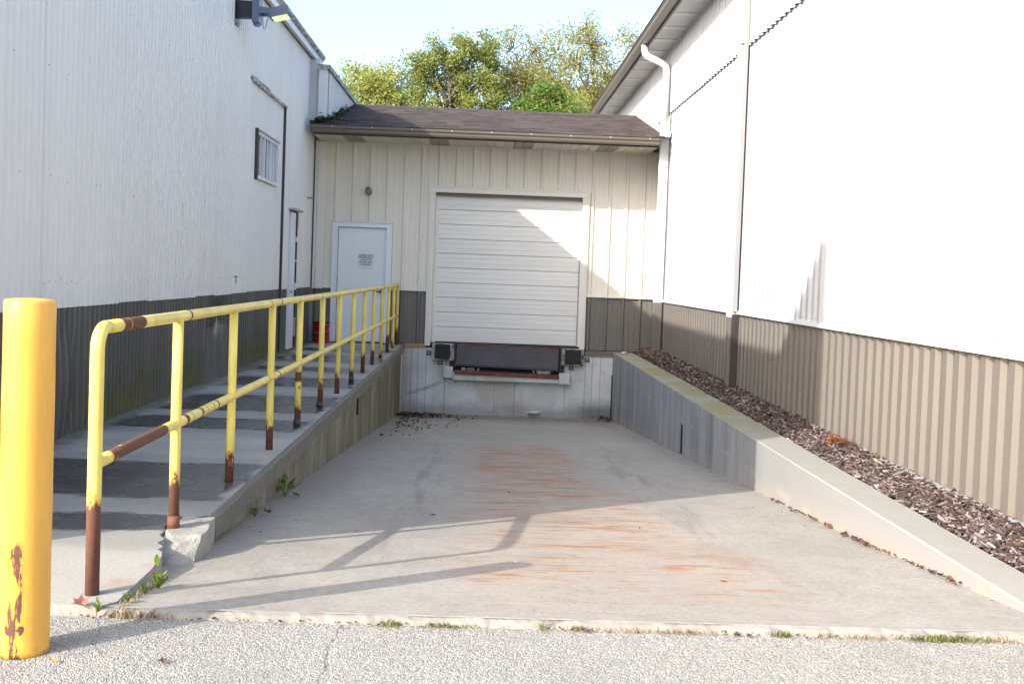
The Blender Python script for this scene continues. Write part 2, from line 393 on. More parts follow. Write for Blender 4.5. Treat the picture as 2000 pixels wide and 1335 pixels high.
def rusty(name, c1, c2, rough=.8):
    N = NT(name); f = N.noise(7, 6, .7); g = N.noise(30, 4)
    col = N.mix(N.step(f, .4, .62), c1, c2); col = N.mix(N.mul(g, .4), col, sc3(c2, .6))
    N.bump(g, .4, .005); return N.out(col, rough)
M['rust_red'] = rusty('rusted red oxide steel', (.23, .085, .055), (.12, .045, .035))
M['rust_pale'] = rusty('flaking painted steel', (.27, .12, .05), (.46, .37, .21))
M['rust_black'] = rusty('black steel with rust', (.022, .02, .02), (.075, .042, .03))
M['old_paint'] = rusty('worn grey white paint', (.48, .47, .45), (.06, .05, .045))

def tread():
    N = NT('diamond tread plate')
    w1 = N.math('SINE', N.mul(N.add(N.x, N.z), 125)); w2 = N.math('SINE', N.mul(N.math('SUBTRACT', N.x, N.z), 125))
    lug = N.step(N.mul(w1, w2), .25, .7)
    a = N.noise(3, 5); wear = N.step(N.noise(2, 3, .5, (1, 1, .4), 4), .42, .62)
    col = N.mix(a, (.05, .049, .055), (.095, .09, .096))
    col = N.mix(N.mul(lug, N.lin(wear, 0, 1, .3, .9)), col, (.20, .195, .195))
    N.bump(lug, .6, .006); return N.out(col, .5, .2)
M['tread'] = tread()

def asphalt():
    N = NT('exposed aggregate asphalt')
    c = N.voro(165, 'Color'); d = N.voro(165, 'Distance')
    sp = N.n('ShaderNodeSeparateColor'); N.t.links.new(c, sp.inputs[0])
    st = N.ramp(sp.outputs[0], [(0, (.24, .232, .21)), (.3, (.35, .337, .30)), (.6, (.43, .41, .362)), (.85, (.49, .467, .413)), (1, (.38, .30, .22))])
    gap = N.step(d, .42, .75)
    col = N.mix(N.mul(gap, .6), st, (.17, .165, .155))
    a = N.noise(1.6, 6, .62); col = N.mix(N.mul(N.step(a, .5, .75), .35), col, (.17, .168, .16))
    lw = N.step(N.noise(.9, 4, .6, (1, .6, 1), 3), .45, .7); col = N.mix(N.mul(lw, .3), col, (.44, .42, .37))
    # hairline cracks
    cx = N.add(N.x, N.mul(N.math('SUBTRACT', N.noise(4, 4), .5), .12))
    ck = N.mx(N.win(cx, -.505, -.497, .003), N.mul(N.win(N.add(cx, N.mul(N.y, .42)), .28, .286, .003), N.math('LESS_THAN', N.x, -1.25)))
    col = N.mix(N.mul(ck, .45), col, (.06, .06, .06))
    N.bump(N.math('SUBTRACT', 1, d), .8, .006); return N.out(col, .9, 0, .25)
M['asphalt'] = asphalt()
M['ground'] = plain('distant ground', (.16, .15, .12), .95, .3, .3, .3)
M['mulch_soil'] = plain('dark soil', (.045, .034, .03), .95, .4, 12, .8)
def chips():
    N = NT('wood chips')
    c = N.ramp(N.island(), [(0, (.035, .025, .022)), (.45, (.085, .062, .055)), (.75, (.155, .118, .102)), (.93, (.26, .205, .175)), (1, (.42, .36, .31))])
    N.bump(N.noise(90, 3, .6, (1, .2, 1)), .5, .003); return N.out(c, .9, 0, .2)
M['chips'] = chips()
def leafmat(name, stops, trans=.35, rough=.55):
    N = NT(name); c = N.ramp(N.island(), stops)
    N.out(c, rough, 0, .3)
    tr = N.n('ShaderNodeBsdfTranslucent'); N.put(tr.inputs[0], c)
    mx = N.n('ShaderNodeMixShader'); mx.inputs[0].default_value = trans
    N.t.links.new(N.b.outputs[0], mx.inputs[1]); N.t.links.new(tr.outputs[0], mx.inputs[2])
    N.t.links.new(mx.outputs[0], N.t.nodes['Material Output'].inputs[0]); return N.m
M['leaf_green'] = leafmat('green oak leaves', [(0, (.19, .25, .055)), (.5, (.28, .34, .09)), (.85, (.37, .38, .12)), (1, (.42, .30, .08))], .5)
M['leaf_yellow'] = leafmat('yellow green leaves', [(0, (.24, .30, .07)), (.5, (.37, .42, .12)), (.9, (.47, .46, .15)), (1, (.55, .34, .13))], .5)
M['leaf_olive'] = leafmat('olive leaves turning orange', [(0, (.20, .24, .06)), (.5, (.34, .35, .11)), (.8, (.44, .38, .13)), (.94, (.52, .34, .13)), (1, (.62, .29, .11))], .5)
M['leaf_dark'] = leafmat('dark green leaves with orange ones', [(0, (.08, .17, .03)), (.5, (.13, .24, .045)), (.9, (.20, .29, .06)), (.96, (.5, .25, .08)), (1, (.6, .28, .09))], .45)
M['leaf_pale'] = leafmat('pale sparse leaves', [(0, (.22, .27, .07)), (.5, (.34, .35, .09)), (.85, (.45, .39, .12)), (1, (.55, .34, .14))], .5)
M['weed'] = leafmat('weed leaves', [(0, (.09, .15, .02)), (.6, (.16, .24, .04)), (1, (.24, .24, .08))], .25)
M['grass'] = leafmat('short grass', [(0, (.10, .13, .03)), (.6, (.17, .18, .05)), (1, (.30, .26, .12))], .2)
M['straw'] = leafmat('dry grass', [(0, (.25, .20, .10)), (.6, (.36, .29, .16)), (1, (.30, .14, .08))], .2)
M['ivy'] = leafmat('ivy leaves', [(0, (.02, .05, .018)), (.6, (.035, .085, .03)), (1, (.06, .12, .04))], .2)
M['dry_leaf'] = leafmat('dry brown leaves', [(0, (.045, .028, .022)), (.5, (.095, .052, .035)), (.85, (.17, .08, .048)), (1, (.26, .12, .06))], .15)
M['orange_leaf'] = leafmat('orange leaves', [(0, (.20, .06, .025)), (.6, (.34, .11, .04)), (1, (.42, .16, .06))], .2)
M['pink_leaf'] = leafmat('pinkish brown leaf', [(0, (.30, .13, .085)), (1, (.40, .19, .13))], .2)
M['gold_leaf'] = leafmat('golden leaf', [(0, (.70, .36, .04)), (1, (.70, .36, .04))], .2)
M['bark'] = plain('bark', (.15, .125, .10), .9, .3, 8, .5, stretch=(1, 1, .3))
M['bark_pale'] = plain('pale bark', (.34, .30, .25), .85, .25, 8, .4, stretch=(1, 1, .3))
M['core'] = plain('building core', (.3, .3, .3), .8, .05, 2, 0)
M['dark_inside'] = plain('dark interior', (.02, .02, .02), .9, .1, 2, 0)

# ------------------------------------------------------------------ mesh helper
class MB:
    def __init__(s): s.v = []; s.f = []; s.smooth = []
    def q(s, vs, fs, smooth=False):
        o = len(s.v); s.v += [tuple(p) for p in vs]
        for f in fs: s.f.append(tuple(i+o for i in f)); s.smooth.append(smooth)
        return s
    def box(s, x0, x1, y0, y1, z0, z1, mat=None):
        vs = [(x, y, z) for x in (x0, x1) for y in (y0, y1) for z in (z0, z1)]
        if mat is not None: vs = [tuple(mat @ Vector(p)) for p in vs]
        return s.q(vs, [(0, 1, 3, 2), (4, 6, 7, 5), (0, 4, 5, 1), (2, 3, 7, 6), (0, 2, 6, 4), (1, 5, 7, 3)])
    def bevbox(s, x0, x1, y0, y1, z0, z1, b=.006, mat=None):
        bm = bmesh.new(); bmesh.ops.create_cube(bm, size=1)
        for v in bm.verts: v.co = Vector(((x0+x1)/2+v.co.x*(x1-x0), (y0+y1)/2+v.co.y*(y1-y0), (z0+z1)/2+v.co.z*(z1-z0)))
        bmesh.ops.bevel(bm, geom=bm.edges[:], offset=b, segments=2, affect='EDGES', profile=.6)
        if mat is not None: bm.transform(mat)
        bm.verts.index_update()
        s.q([v.co[:] for v in bm.verts], [[v.index for v in f.verts] for f in bm.faces]); bm.free(); return s
    def prism(s, poly, axis, a, b):
        # poly in the two other axes (in order), extruded along axis from a to b
        n = len(poly)
        def mk(p, t):
            l = list(p); l.insert(axis, t); return tuple(l)
        vs = [mk(p, a) for p in poly]+[mk(p, b) for p in poly]
        fs = [(i, (i+1) % n, n+(i+1) % n, n+i) for i in range(n)]+[tuple(range(n-1, -1, -1)), tuple(range(n, 2*n))]
        return s.q(vs, fs)
    def tube(s, path, r, seg=12, cap=True, smooth=True, squash=1.0):
        path = [Vector(p) for p in path]; n = len(path); rs = r if isinstance(r, (list, tuple)) else [r]*n
        ref = None; rings = []
        for i, p in enumerate(path):
            t = (path[min(i+1, n-1)]-path[max(i-1, 0)]).normalized()
            if ref is None: ref = (Vector((1, 0, 0)) if abs(t.x) < .9 else Vector((0, 1, 0)))
            a = (ref-t*ref.dot(t)).normalized(); b = t.cross(a); ref = a
            rings.append([p+(a*math.cos(k*2*math.pi/seg)+b*math.sin(k*2*math.pi/seg)*squash)*rs[i] for k in range(seg)])
        o = len(s.v)
        for R_ in rings: s.v += [tuple(q_) for q_ in R_]
        for i in range(n-1):
            for k in range(seg):
                s.f.append((o+i*seg+k, o+i*seg+(k+1) % seg, o+(i+1)*seg+(k+1) % seg, o+(i+1)*seg+k)); s.smooth.append(smooth)
        if cap:
            s.f.append(tuple(o+k for k in range(seg-1, -1, -1))); s.smooth.append(False)
            s.f.append(tuple(o+(n-1)*seg+k for k in range(seg))); s.smooth.append(False)
        return s
    def lathe(s, c, prof, seg=32, smooth=True):
        o = len(s.v)
        for (r, z) in prof:
            s.v += [(c[0]+r*math.cos(k*2*math.pi/seg), c[1]+r*math.sin(k*2*math.pi/seg), c[2]+z) for k in range(seg)]
        for i in range(len(prof)-1):
            for k in range(seg):
                s.f.append((o+i*seg+k, o+i*seg+(k+1) % seg, o+(i+1)*seg+(k+1) % seg, o+(i+1)*seg+k)); s.smooth.append(smooth)
        s.f.append(tuple(o+k for k in range(seg-1, -1, -1))); s.smooth.append(False)
        s.f.append(tuple(o+(len(prof)-1)*seg+k for k in range(seg))); s.smooth.append(False)
        return s
    def build(s, name, mat, parent=None, fix=True):
        me = bpy.data.meshes.new(name)
        off = wloc(parent) if parent is not None else Vector((0, 0, 0))
        me.from_pydata([(p[0]-off.x, p[1]-off.y, p[2]-off.z) for p in s.v], [], s.f)
        me.polygons.foreach_set('use_smooth', s.smooth)
        if fix and len(s.f) < 20000:
            bm = bmesh.new(); bm.from_mesh(me); bmesh.ops.recalc_face_normals(bm, faces=bm.faces[:]); bm.to_mesh(me); bm.free()
        me.materials.append(M[mat])
        o = bpy.data.objects.new(name, me); COL.objects.link(o)
        if parent is not None: o.parent = parent
        return o

def wloc(o):
    v = Vector((0, 0, 0))
    while o is not None: v += o.location; o = o.parent
    return v
def tag(o, label=None, cat=None, group=None, kind=None):
    if label: o['label'] = label
    if cat: o['category'] = cat
    if group: o['group'] = group
    if kind: o['kind'] = kind
    return o
def thing(name, loc, label, cat, group=None):
    o = bpy.data.objects.new(name, None); COL.objects.link(o); o.location = loc; o.empty_display_size = .2
    return tag(o, label, cat, group)
def part_empty(name, loc, parent):
    o = bpy.data.objects.new(name, None); COL.objects.link(o); o.parent = parent; o.location = Vector(loc)-wloc(parent)
    return o
def struct(o, kind='structure'): o['kind'] = kind; return o
def share(src, name, loc, parent):
    # a piece that reuses another piece's mesh
    o = src.copy(); o.name = name; COL.objects.link(o); o.parent = parent; o.location = loc; return o

# key planes
XL, XR, YB = -3.10, 3.12, 19.25
ZB = .97           # top of the dark wainscot band
FLOOR = [(4.13, -.004), (4.6, -.05), (5.4, -.125), (6.25, -.21), (8.2, -.37), (9.05, -.44), (18.7, -1.19), (19.3, -1.215)]
def fz(y):
    return float(np.interp(y, [p[0] for p in FLOOR], [p[1] for p in FLOOR]))

# ------------------------------------------------------------------ the ground
g = MB()
def quad(x0, x1, y0, y1, z): g.q([(x0, y0, z), (x1, y0, z), (x1, y1, z), (x0, y1, z)], [(0, 1, 2, 3)])
quad(-500, 500, -400, 4.12, -.06); quad(-500, -3.2, 4.12, 30, -.06); quad(3.2, 500, 4.12, 30, -.06); quad(-500, 500, 30, 900, -.06)
struct(g.build('ground', 'ground'))

def asphalt_mesh():
    a = MB()
    a.q([(-14, -12, -.034), (14, -12, -.034), (14, 3.3, -.034), (-14, 3.3, -.034)], [(0, 1, 2, 3)])
    a.q([(-14, 3.3, -.034), (-2.4, 3.3, -.034), (-2.4, 4.10, -.034), (-14, 4.10, -.034)], [(0, 1, 2, 3)])
    a.q([(2.9, 3.3, -.034), (14, 3.3, -.034), (14, 4.10, -.034), (2.9, 4.10, -.034)], [(0, 1, 2, 3)])
    nx, ny = 620, 100
    xs = np.linspace(-2.4, 2.9, nx+1); ys = np.linspace(3.3, 4.10, ny+1)
    gx, gy = np.meshgrid(xs, ys)
    h = rng.random(gx.shape)
    h2 = rng.random((ny//8+3, nx//8+3)); big = np.kron(h2, np.ones((8, 8)))[:ny+1, :nx+1]
    z = -.034+(h-.6)*.0032+(big-.5)*.002
    z[0, :] = -.034; z[:, 0] = -.034; z[:, -1] = -.034
    jx = gx+(rng.random(gx.shape)-.5)*.005; jy = gy+(rng.random(gx.shape)-.5)*.005
    jx[:, 0] = -2.4; jx[:, -1] = 2.9; jy[0, :] = 3.3
    o = len(a.v); a.v += list(zip(jx.ravel().tolist(), jy.ravel().tolist(), z.ravel().tolist()))
    W_ = nx+1
    for j in range(ny):
        for i in range(nx):
            k = o+j*W_+i; a.f.append((k, k+1, k+1+W_, k+W_)); a.smooth.append(False)
    return a
struct(asphalt_mesh().build('asphalt_pavement', 'asphalt', fix=False))

# dock slab
def dock_floor():
    a = MB(); ys = list(np.linspace(4.13, 19.3, 90)); xs = np.linspace(-1.46, 2.40, 25)
    for y in ys:
        for x in xs:
            a.v.append((x, y if y > 4.14 else 4.13+random.uniform(-.012, .012), fz(y)+mnoise.noise((x*.9, y*.5, 3))*.010*min(1, (y-4.13)*2)))
    n = len(xs)
    for j in range(len(ys)-1):
        for i in range(n-1):
            k = j*n+i; a.f.append((k, k+1, k+1+n, k+n)); a.smooth.append(True)
    # crumbling front edge
    xe = np.linspace(-1.46, 3.3, 150); o = len(a.v)
    for x in xe:
        a.v += [(x, 4.135, -.002), (x, 4.112+mnoise.noise((x*7, 1, 0))*.020+mnoise.noise((x*31, 1, 0))*.009, -.012+mnoise.noise((x*13, 0, 0))*.012), (x, 4.092+mnoise.noise((x*5, 2, 0))*.02, -.05)]
    for i in range(len(xe)-1):
        for k in (0, 1):
            a.f.append((o+i*3+k, o+i*3+k+1, o+i*3+4+k, o+i*3+3+k)); a.smooth.append(False)
    return a
struct(dock_floor().build('dock_floor', 'floor', fix=False))

# raised walkway on the left: slabs, edge stones and side wall
wk = bpy.data.objects.new('walkway', None); COL.objects.link(wk); wk.location = (-2.2, 4.13, 0); struct(wk)
JO = [4.13, 5.69, 7.27, 8.80, 10.32, 11.85, 13.4, 14.9, 16.4, 17.85, 19.245]
for a_, b_ in zip(JO[:-1], JO[1:]):
    m = MB()
    y0 = a_+(.005 if a_ > 4.2 else 0); y1 = b_-.005
    if a_ < 4.2:      # broken corner where the edge has come away
        poly = [(-3.12, y0), (-1.43, y0), (-1.385, y0+.06), (-1.39, 4.62), (-1.41, 4.86), (-1.43, 4.93), (-1.46, 4.97), (-1.455, 5.03), (-1.50, 5.09), (-1.49, 5.17), (-1.535, 5.24), (-1.53, 5.33),
                (-1.565, 5.42), (-1.55, 5.52), (-1.545, 5.6), (-1.45, 5.62), (-1.42, y1), (-3.12, y1)]
        m.prism(poly, 2, -.30, 0)
    else:
        m.bevbox(-3.12, -1.40, y0, y1, -.16, -.0005*random.random(), .004)
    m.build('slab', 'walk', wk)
    if a_ > 4.2:
        e = MB(); yy = np.linspace(y0, y1, 16); o = 0
        e2 = MB()
        for y in yy:
            jx = mnoise.noise((0, y*3, 5))*.012
            if 8.85 < y < 9.3: jx -= .014*math.sin((y-8.85)/.45*math.pi)
            e.v += [(-1.402, y, .001), (-1.385+jx, y, 0), (-1.37+jx, y, -.018), (-1.372+jx, y, -.13), (-1.402, y, -.135)]
        for i in range(len(yy)-1):
            for k in range(4): e.f.append((i*5+k, i*5+k+1, i*5+6+k, i*5+5+k)); e.smooth.append(False)
        e.f += [(0, 1, 2, 3, 4), tuple(75+k for k in (4, 3, 2, 1, 0))]; e.smooth += [False, False]
        e.build('edge_strip', 'walk_lip', wk)
m = MB(); ys = np.linspace(4.2, 19.24, 100)
for y in ys:
    top = -.135 if y > 5.66 else -.02-.115*max(0, min(1, (y-4.2)/1.2))
    b0 = -1.425+.006*mnoise.noise((y*1.5, 0, 4))
    xx = b0 if not (4.9 < y < 5.62) else -1.50
    m.v += [(xx, y, top), (xx-.008, y, (top+fz(y))/2), (xx-.004, y, fz(y)-.06)]
for i in range(len(ys)-1):
    for k in (0, 1): m.f.append((i*3+k, i*3+k+1, i*3+4+k, i*3+3+k)); m.smooth.append(False)
m.build('side_wall', 'walk_side', wk)
for yy in (12.55,):
    MB().box(-1.44, -1.408, yy-.022, yy+.022, fz(yy)+.34, fz(yy)+.55).build('weep_slot', 'black', wk)

# broken piece of edge lying against the walkway
def rough_block(poly_pts, seed, amp, cuts=3):
    bm = bmesh.new(); vs = [bm.verts.new(p) for p in poly_pts]
    bmesh.ops.convex_hull(bm, input=vs)
    bmesh.ops.triangulate(bm, faces=bm.faces[:])
    bmesh.ops.subdivide_edges(bm, edges=bm.edges[:], cuts=cuts, use_grid_fill=True)
    for v in bm.verts:
        n_ = mnoise.noise_vector(Vector(v.co)*14+Vector((seed, seed, seed))); v.co += n_*amp
    m = MB(); bm.verts.index_update(); m.q([v.co[:] for v in bm.verts], [[v.index for v in f.verts] for f in bm.faces]); bm.free(); return m
pts = [(-1.53, 5.34, .0), (-1.52, 5.62, .004), (-1.36, 5.62, .0), (-1.335, 5.28, -.006), (-1.51, 5.12, -.05), (-1.43, 5.02, -.10), (-1.33, 5.06, -.125), (-1.33, 5.3, -.13), (-1.36, 5.6, -.14), (-1.5, 5.6, -.14), (-1.50, 5.05, -.14), (-1.42, 5.18, -.022)]
def concrete_fresh():
    N = NT('broken pale concrete'); b = N.noise(60, 5, .7); a = N.noise(9, 5, .65)
    c = N.mix(a, (.27, .25, .21), (.48, .46, .41)); c = N.mix(N.mul(N.step(b, .58, .7), .6), c, (.17, .155, .13)); N.bump(N.add(b, a), .8, .012); return N.out(c, .9, 0, .2)
M['concrete_fresh'] = concrete_fresh()
tag(rough_block(pts, 3, .013, 4).build('concrete_chunk', 'concrete_fresh'), 'broken pale chunk of concrete kerb beside the second railing post', 'concrete chunk')
r_ = []
for k in range(14): r_.append((.955+.15*(random.random()-.5)*1.9, 18.98+.12*(random.random()-.5)*1.8, fz(19)+.15*random.random()))
rk = rough_block(r_, 9, .012, 2).build('rock', 'stone_white'); tag(rk, 'rough pale rubble lump lying below the loading dock wall', 'rock')
r_ = [(2.50+.06*random.uniform(-1, 1), 18.7+.06*random.uniform(-1, 1), .004+.05*random.random()) for k in range(12)]
tag(rough_block(r_, 4, .006, 1).build('stone', 'stone_white'), 'small white stone on the far end of the retaining wall', 'stone')

# ------------------------------------------------------------------ right retaining wall and mulch bed
def retaining_wall():
    t = thing('retaining_wall', (2.5, 4.1, 0), 'long low concrete retaining wall with mossy top along the ramp', 'wall')
    ys = np.linspace(4.05, 19.24, 80); m = MB()
    for y in ys:
        xo = 2.63+.0 if y < 5 else 2.63+min(.10, (y-5)*.012)
        j = mnoise.noise((1, y*2, 0))*.008; j2 = mnoise.noise((5, y*2.3, 0))*.008
        m.v += [(2.372, y, fz(y)-.1), (2.366, y, -.012), (2.376+j*.4, y, -.003+j*.3), (xo-.02, y, j2*.5), (xo+j2, y, -.012), (xo, y, -.3)]
    for i in range(len(ys)-1):
        for k in range(5): m.f.append((i*6+k, i*6+k+1, i*6+7+k, i*6+6+k)); m.smooth.append(False)
    m.f.append((0, 1, 2, 3, 4, 5)); m.smooth.append(False)
    m.build('wall', 'retain', t)
    MB().box(2.362, 2.374, 12.36, 12.44, fz(12.4)+.02, fz(12.4)+.36).build('weep_slot', 'black', t)
    MB().box(2.355, 2.372, 19.1, 19.2, -1.2, -.42).build('joint_filler', 'black', t)
retaining_wall()
def bed_z(x, y):
    far = max(0, (y-8)/11); return -.012+.0*x+far*.10*max(0, min(1, (x-2.7)/.25))+.02*max(0, min(1, (x-2.68)/.2))
b = MB(); xs = np.linspace(2.60, 3.14, 7); ys = np.linspace(3.9, 19.2, 60)
for y in ys:
    for x in xs: b.v.append((x, y, bed_z(x, y)-.012+mnoise.noise((x*4, y*4, 0))*.012))
for j in range(59):
    for i in range(6): b.f.append((j*7+i, j*7+i+1, j*7+8+i, j*7+7+i)); b.smooth.append(True)
struct(b.build('mulch_bed', 'mulch_soil'))
def chip_field(n):
    V = []; Fc = []
    for k in range(n):
        y = 4.2+(14.95)*random.random()**1.35; x = random.uniform(2.66, 3.10)
        if y > 6 and random.random() < .02: x = random.uniform(2.55, 2.66)
        xin = 2.655+(min(.10, max(0, y-5)*.012)); x = max(x, xin+random.uniform(-.03, .06)) if x < xin else x
        L = random.uniform(.012, .042)*(1.5 if random.random() < .12 else 1); W_ = random.uniform(.004, .011); T = random.uniform(.002, .005)
        az = random.gauss(.35, .9); ti = random.gauss(0, .35)
        c = Vector((x, y, bed_z(x, y)+random.uniform(-.004, .022)))
        a = Vector((math.cos(az)*math.cos(ti), math.sin(az)*math.cos(ti), math.sin(ti))); bb = a.cross(Vector((random.gauss(0, .3), random.gauss(0, .3), 1))).normalized(); cc = a.cross(bb)
        o = len(V); tp = random.uniform(.5, 1)
        for sa in (-1, 1):
            for sb in (-1, 1):
                for s_ in (-1, 1): V.append(tuple(c+a*L*sa+bb*W_*sb*(tp if sa > 0 else 1)+cc*T*s_))
        for f in ((0, 1, 3, 2), (4, 6, 7, 5), (0, 4, 5, 1), (2, 3, 7, 6), (0, 2, 6, 4), (1, 5, 7, 3)): Fc.append(tuple(o+i for i in f))
    m = MB(); m.v = V; m.f = Fc; m.smooth = [False]*len(Fc); return m
tag(chip_field(17000).build('wood_chips', 'chips', fix=False), 'dark weathered wood chip mulch between wall and taupe siding', 'mulch', kind='stuff')

# ------------------------------------------------------------------ corrugated sheets
def cuts(prof, pitch, s0, s1, phase=0):
    k0 = math.floor((s0-phase)/pitch)-1; pts = []
    k = k0
    while k*pitch+phase < s1+pitch:
        for (u, d) in prof: pts.append((k*pitch+phase+u, d))
        k += 1
    ss = [p[0] for p in pts]; ds = [p[1] for p in pts]
    res = [(s0, float(np.interp(s0, ss, ds)))]+[p for p in pts if s0+1e-4 < p[0] < s1-1e-4]+[(s1, float(np.interp(s1, ss, ds)))]
    return res
P_L = ([(0, 0), (.046, 0), (.060, .027), (.0906, .027), (.1016-.0001, 0)], .1016)
P_R = ([(0, 0), (.060, 0), (.086, .030), (.157, .030), (.1828, .0)], .1829)
P_F = ([(0, .034), (.028, .034), (.052, 0), (.115, 0), (.120, .005), (.135, .005), (.140, 0), (.212, 0), (.217, .005), (.232, .005), (.237, 0), (.281, 0), (.3047, .034)], .3048)
def sheet(name, parent, mat, prof, s0, s1, z0, z1, place, nz=1, warp=None, phase=0, base=0):
    c = cuts(prof[0], prof[1], s0, s1, phase); m = MB(); zs = [z0+(z1-z0)*i/nz for i in range(nz+1)]
    for z in zs:
        for (s_, d) in c:
            ss, dd = (s_, d+base)
            if warp: ss, dd = warp(ss, dd, z)
            m.v.append(place(ss, dd, z))
    n = len(c)
    for j in range(nz):
        for i in range(n-1): m.f.append((j*n+i, j*n+i+1, j*n+n+i+1, j*n+n+i)); m.smooth.append(False)
    o = m.build(name, mat, parent, fix=False); return o
P_LU = ([(0, 0), (.050, 0), (.060, .017), (.0926, .017), (.1016-.0001, 0)], .1016)
pL = lambda s, d, z: (XL+d, s, z)
pR = lambda s, d, z: (XR-d, s, z)
pF = lambda s, d, z: (s, YB-d, z)

# ------------------------------------------------------------------ left building
LB = thing('left_building', (-6, 11.7, 0), 'weathered white corrugated metal building with dark lower band on the left', 'building')
YN = 4.22
MB().box(-9.5, XL-.03, YN+.03, YB+.0, -.2, 4.87).build('wall_core', 'core', LB)
zt = 4.88
def bow(s, d, z):
    return s, d+.004*mnoise.noise((s*.7, z*.5, 2))
W8 = .8128
ysheets = []; y = YN+.05
while y < 14.0-.3: ysheets.append((y, min(y+W8, 14.0))); y += W8
ysheets[-1] = (ysheets[-1][0], 14.0)
def buckle(s, d, z):
    s0, d0 = bow(s, d, z)
    if 11.95 < s < 13.35:
        k = math.sin((s-11.95)/1.4*math.pi); t = z/ZB
        tri = (1-abs(t-.62)/.62) if t < .62 else max(0, 1-(t-.62)/.36)
        d0 -= .055*k*tri; s0 += (.16 if s > 12.1 else 0)*k*tri
        d0 += .02*mnoise.noise((s*6, z*5, 1))*k*min(1, tri*3)
    if 7.75 < s < 8.35:
        k = math.sin((s-7.75)/.6*math.pi)*max(0, min(1, (.9-z)*6)); d0 += .035*k*math.sin(min(1, z/ZB*1.2)*math.pi)*(1 if s < 8.1 else -1.2)
    return s0, d0
for i, (a_, b_) in enumerate(ysheets):
    o_ = .006*(i % 2)
    sheet('wall_panel', LB, 'white_left', P_LU, a_, b_+.02, ZB-.005+random.uniform(-.006, .006), zt, pL, 6, bow, base=.014+o_)
    sheet('wainscot_panel', LB, 'brown_left', P_L, a_, b_+.02, .0, ZB+.05, pL, 12, buckle, base=-.004+o_)
# filled-in old opening (slightly set back) with header flashing
for (a_, b_, z0, z1) in ((14.0, 14.45, ZB, 3.71), (14.45, 15.90, ZB, 2.47), (14.45, 15.90, 3.12, 3.71), (15.90, 16.40, ZB, 3.71)):
    sheet('wall_panel', LB, 'white_left', P_LU, a_, b_, z0, z1, pL, 4, bow, base=-.008)
for (a_, b_) in ((14.0, 14.81), (14.81, 15.62), (15.62, 16.40)):
    sheet('wainscot_panel', LB, 'brown_left', P_L, a_, b_, 0, ZB+.04, pL, 5, bow, base=-.018)
    sheet('wall_panel', LB, 'white_left', P_LU, a_, b_+.04, 3.72, zt, pL, 3, bow, base=.014)
for (a_, b_, z0, z1) in ((16.43, 16.95, ZB, zt), (16.95, 17.66, 2.24, zt), (17.66, 18.47, ZB, zt), (18.47, 19.24, ZB, zt)):
    sheet('wall_panel', LB, 'white_left', P_LU, a_, b_, z0, z1, pL, 4, bow, base=.014)
for (a_, b_) in ((16.43, 16.95), (17.66, 18.47), (18.47, 19.24)):
    sheet('wainscot_panel', LB, 'brown_left', P_L, a_, b_, 0, ZB+.04, pL, 4, bow, base=-.004)
MB().box(-3.11, -3.055, 13.95, 16.46, 3.70, 3.735).box(-3.11, -3.065, 13.95, 15.2, 3.755, 3.775).build('header_flashing', 'eave_stained', LB)
MB().box(-3.10, -3.063, 16.395, 16.43, .02, 3.70).build('joint_strip', 'trim_dark', LB)
# eave: dark strip drawn in as the shadow gap, soffit, fascia, gutter lip and stained roof edge
MB().box(-3.14, -3.065, YN, YB, zt-.012, zt+.006).build('shadow_gap', 'trim_dark', LB)
MB().box(-3.12, -3.00, YN, YB, zt+.008, zt+.028).build('soffit', 'trim_cream', LB)
MB().box(-3.00, -2.975, YN, YB, zt-.02, zt+.125).build('fascia', 'trim_white', LB)
MB().prism([(-2.972, zt+.07), (-2.93, zt+.115), (-2.93, zt+.152), (-2.972, zt+.152)], 1, YN, YB).build('gutter', 'eave_stained', LB)
MB().prism([(-2.94, zt+.156), (-2.94, zt+.168), (-9.6, zt+1.83), (-9.6, zt+1.82)], 1, YN, YB).build('roof', 'eave_stained', LB)
MB().prism([(-9.5, zt), (XL-.03, zt), (XL-.03, zt+.06), (-9.5, zt+1.6)], 1, YN+.03, YB).build('gable_core', 'core', LB)
sheet('gable_wall', LB, 'white_left', P_LU, -9.5, XL-.02, ZB, zt, lambda s, d, z: (s, YN+.03-d, z), 1, None, base=.01)
sheet('gable_wainscot', LB, 'brown_left', P_L, -9.5, XL-.02, -.03, ZB, lambda s, d, z: (s, YN+.03-d, z), 1, None, base=.0)
MB().box(-3.10, -2.945, YN, YN+.16, -.03, zt+.15).build('shadow_post', 'trim_white', LB)  # unseen full-height post, added to cast the upright shadow edge
MB().prism([(YN, zt+.16), (YN, 6.24), (5.60, zt+.17)], 0, -3.06, -2.94).build('shadow_wing', 'trim_white', LB)  # unseen wedge, invented to cast the spiked shadow on the right wall
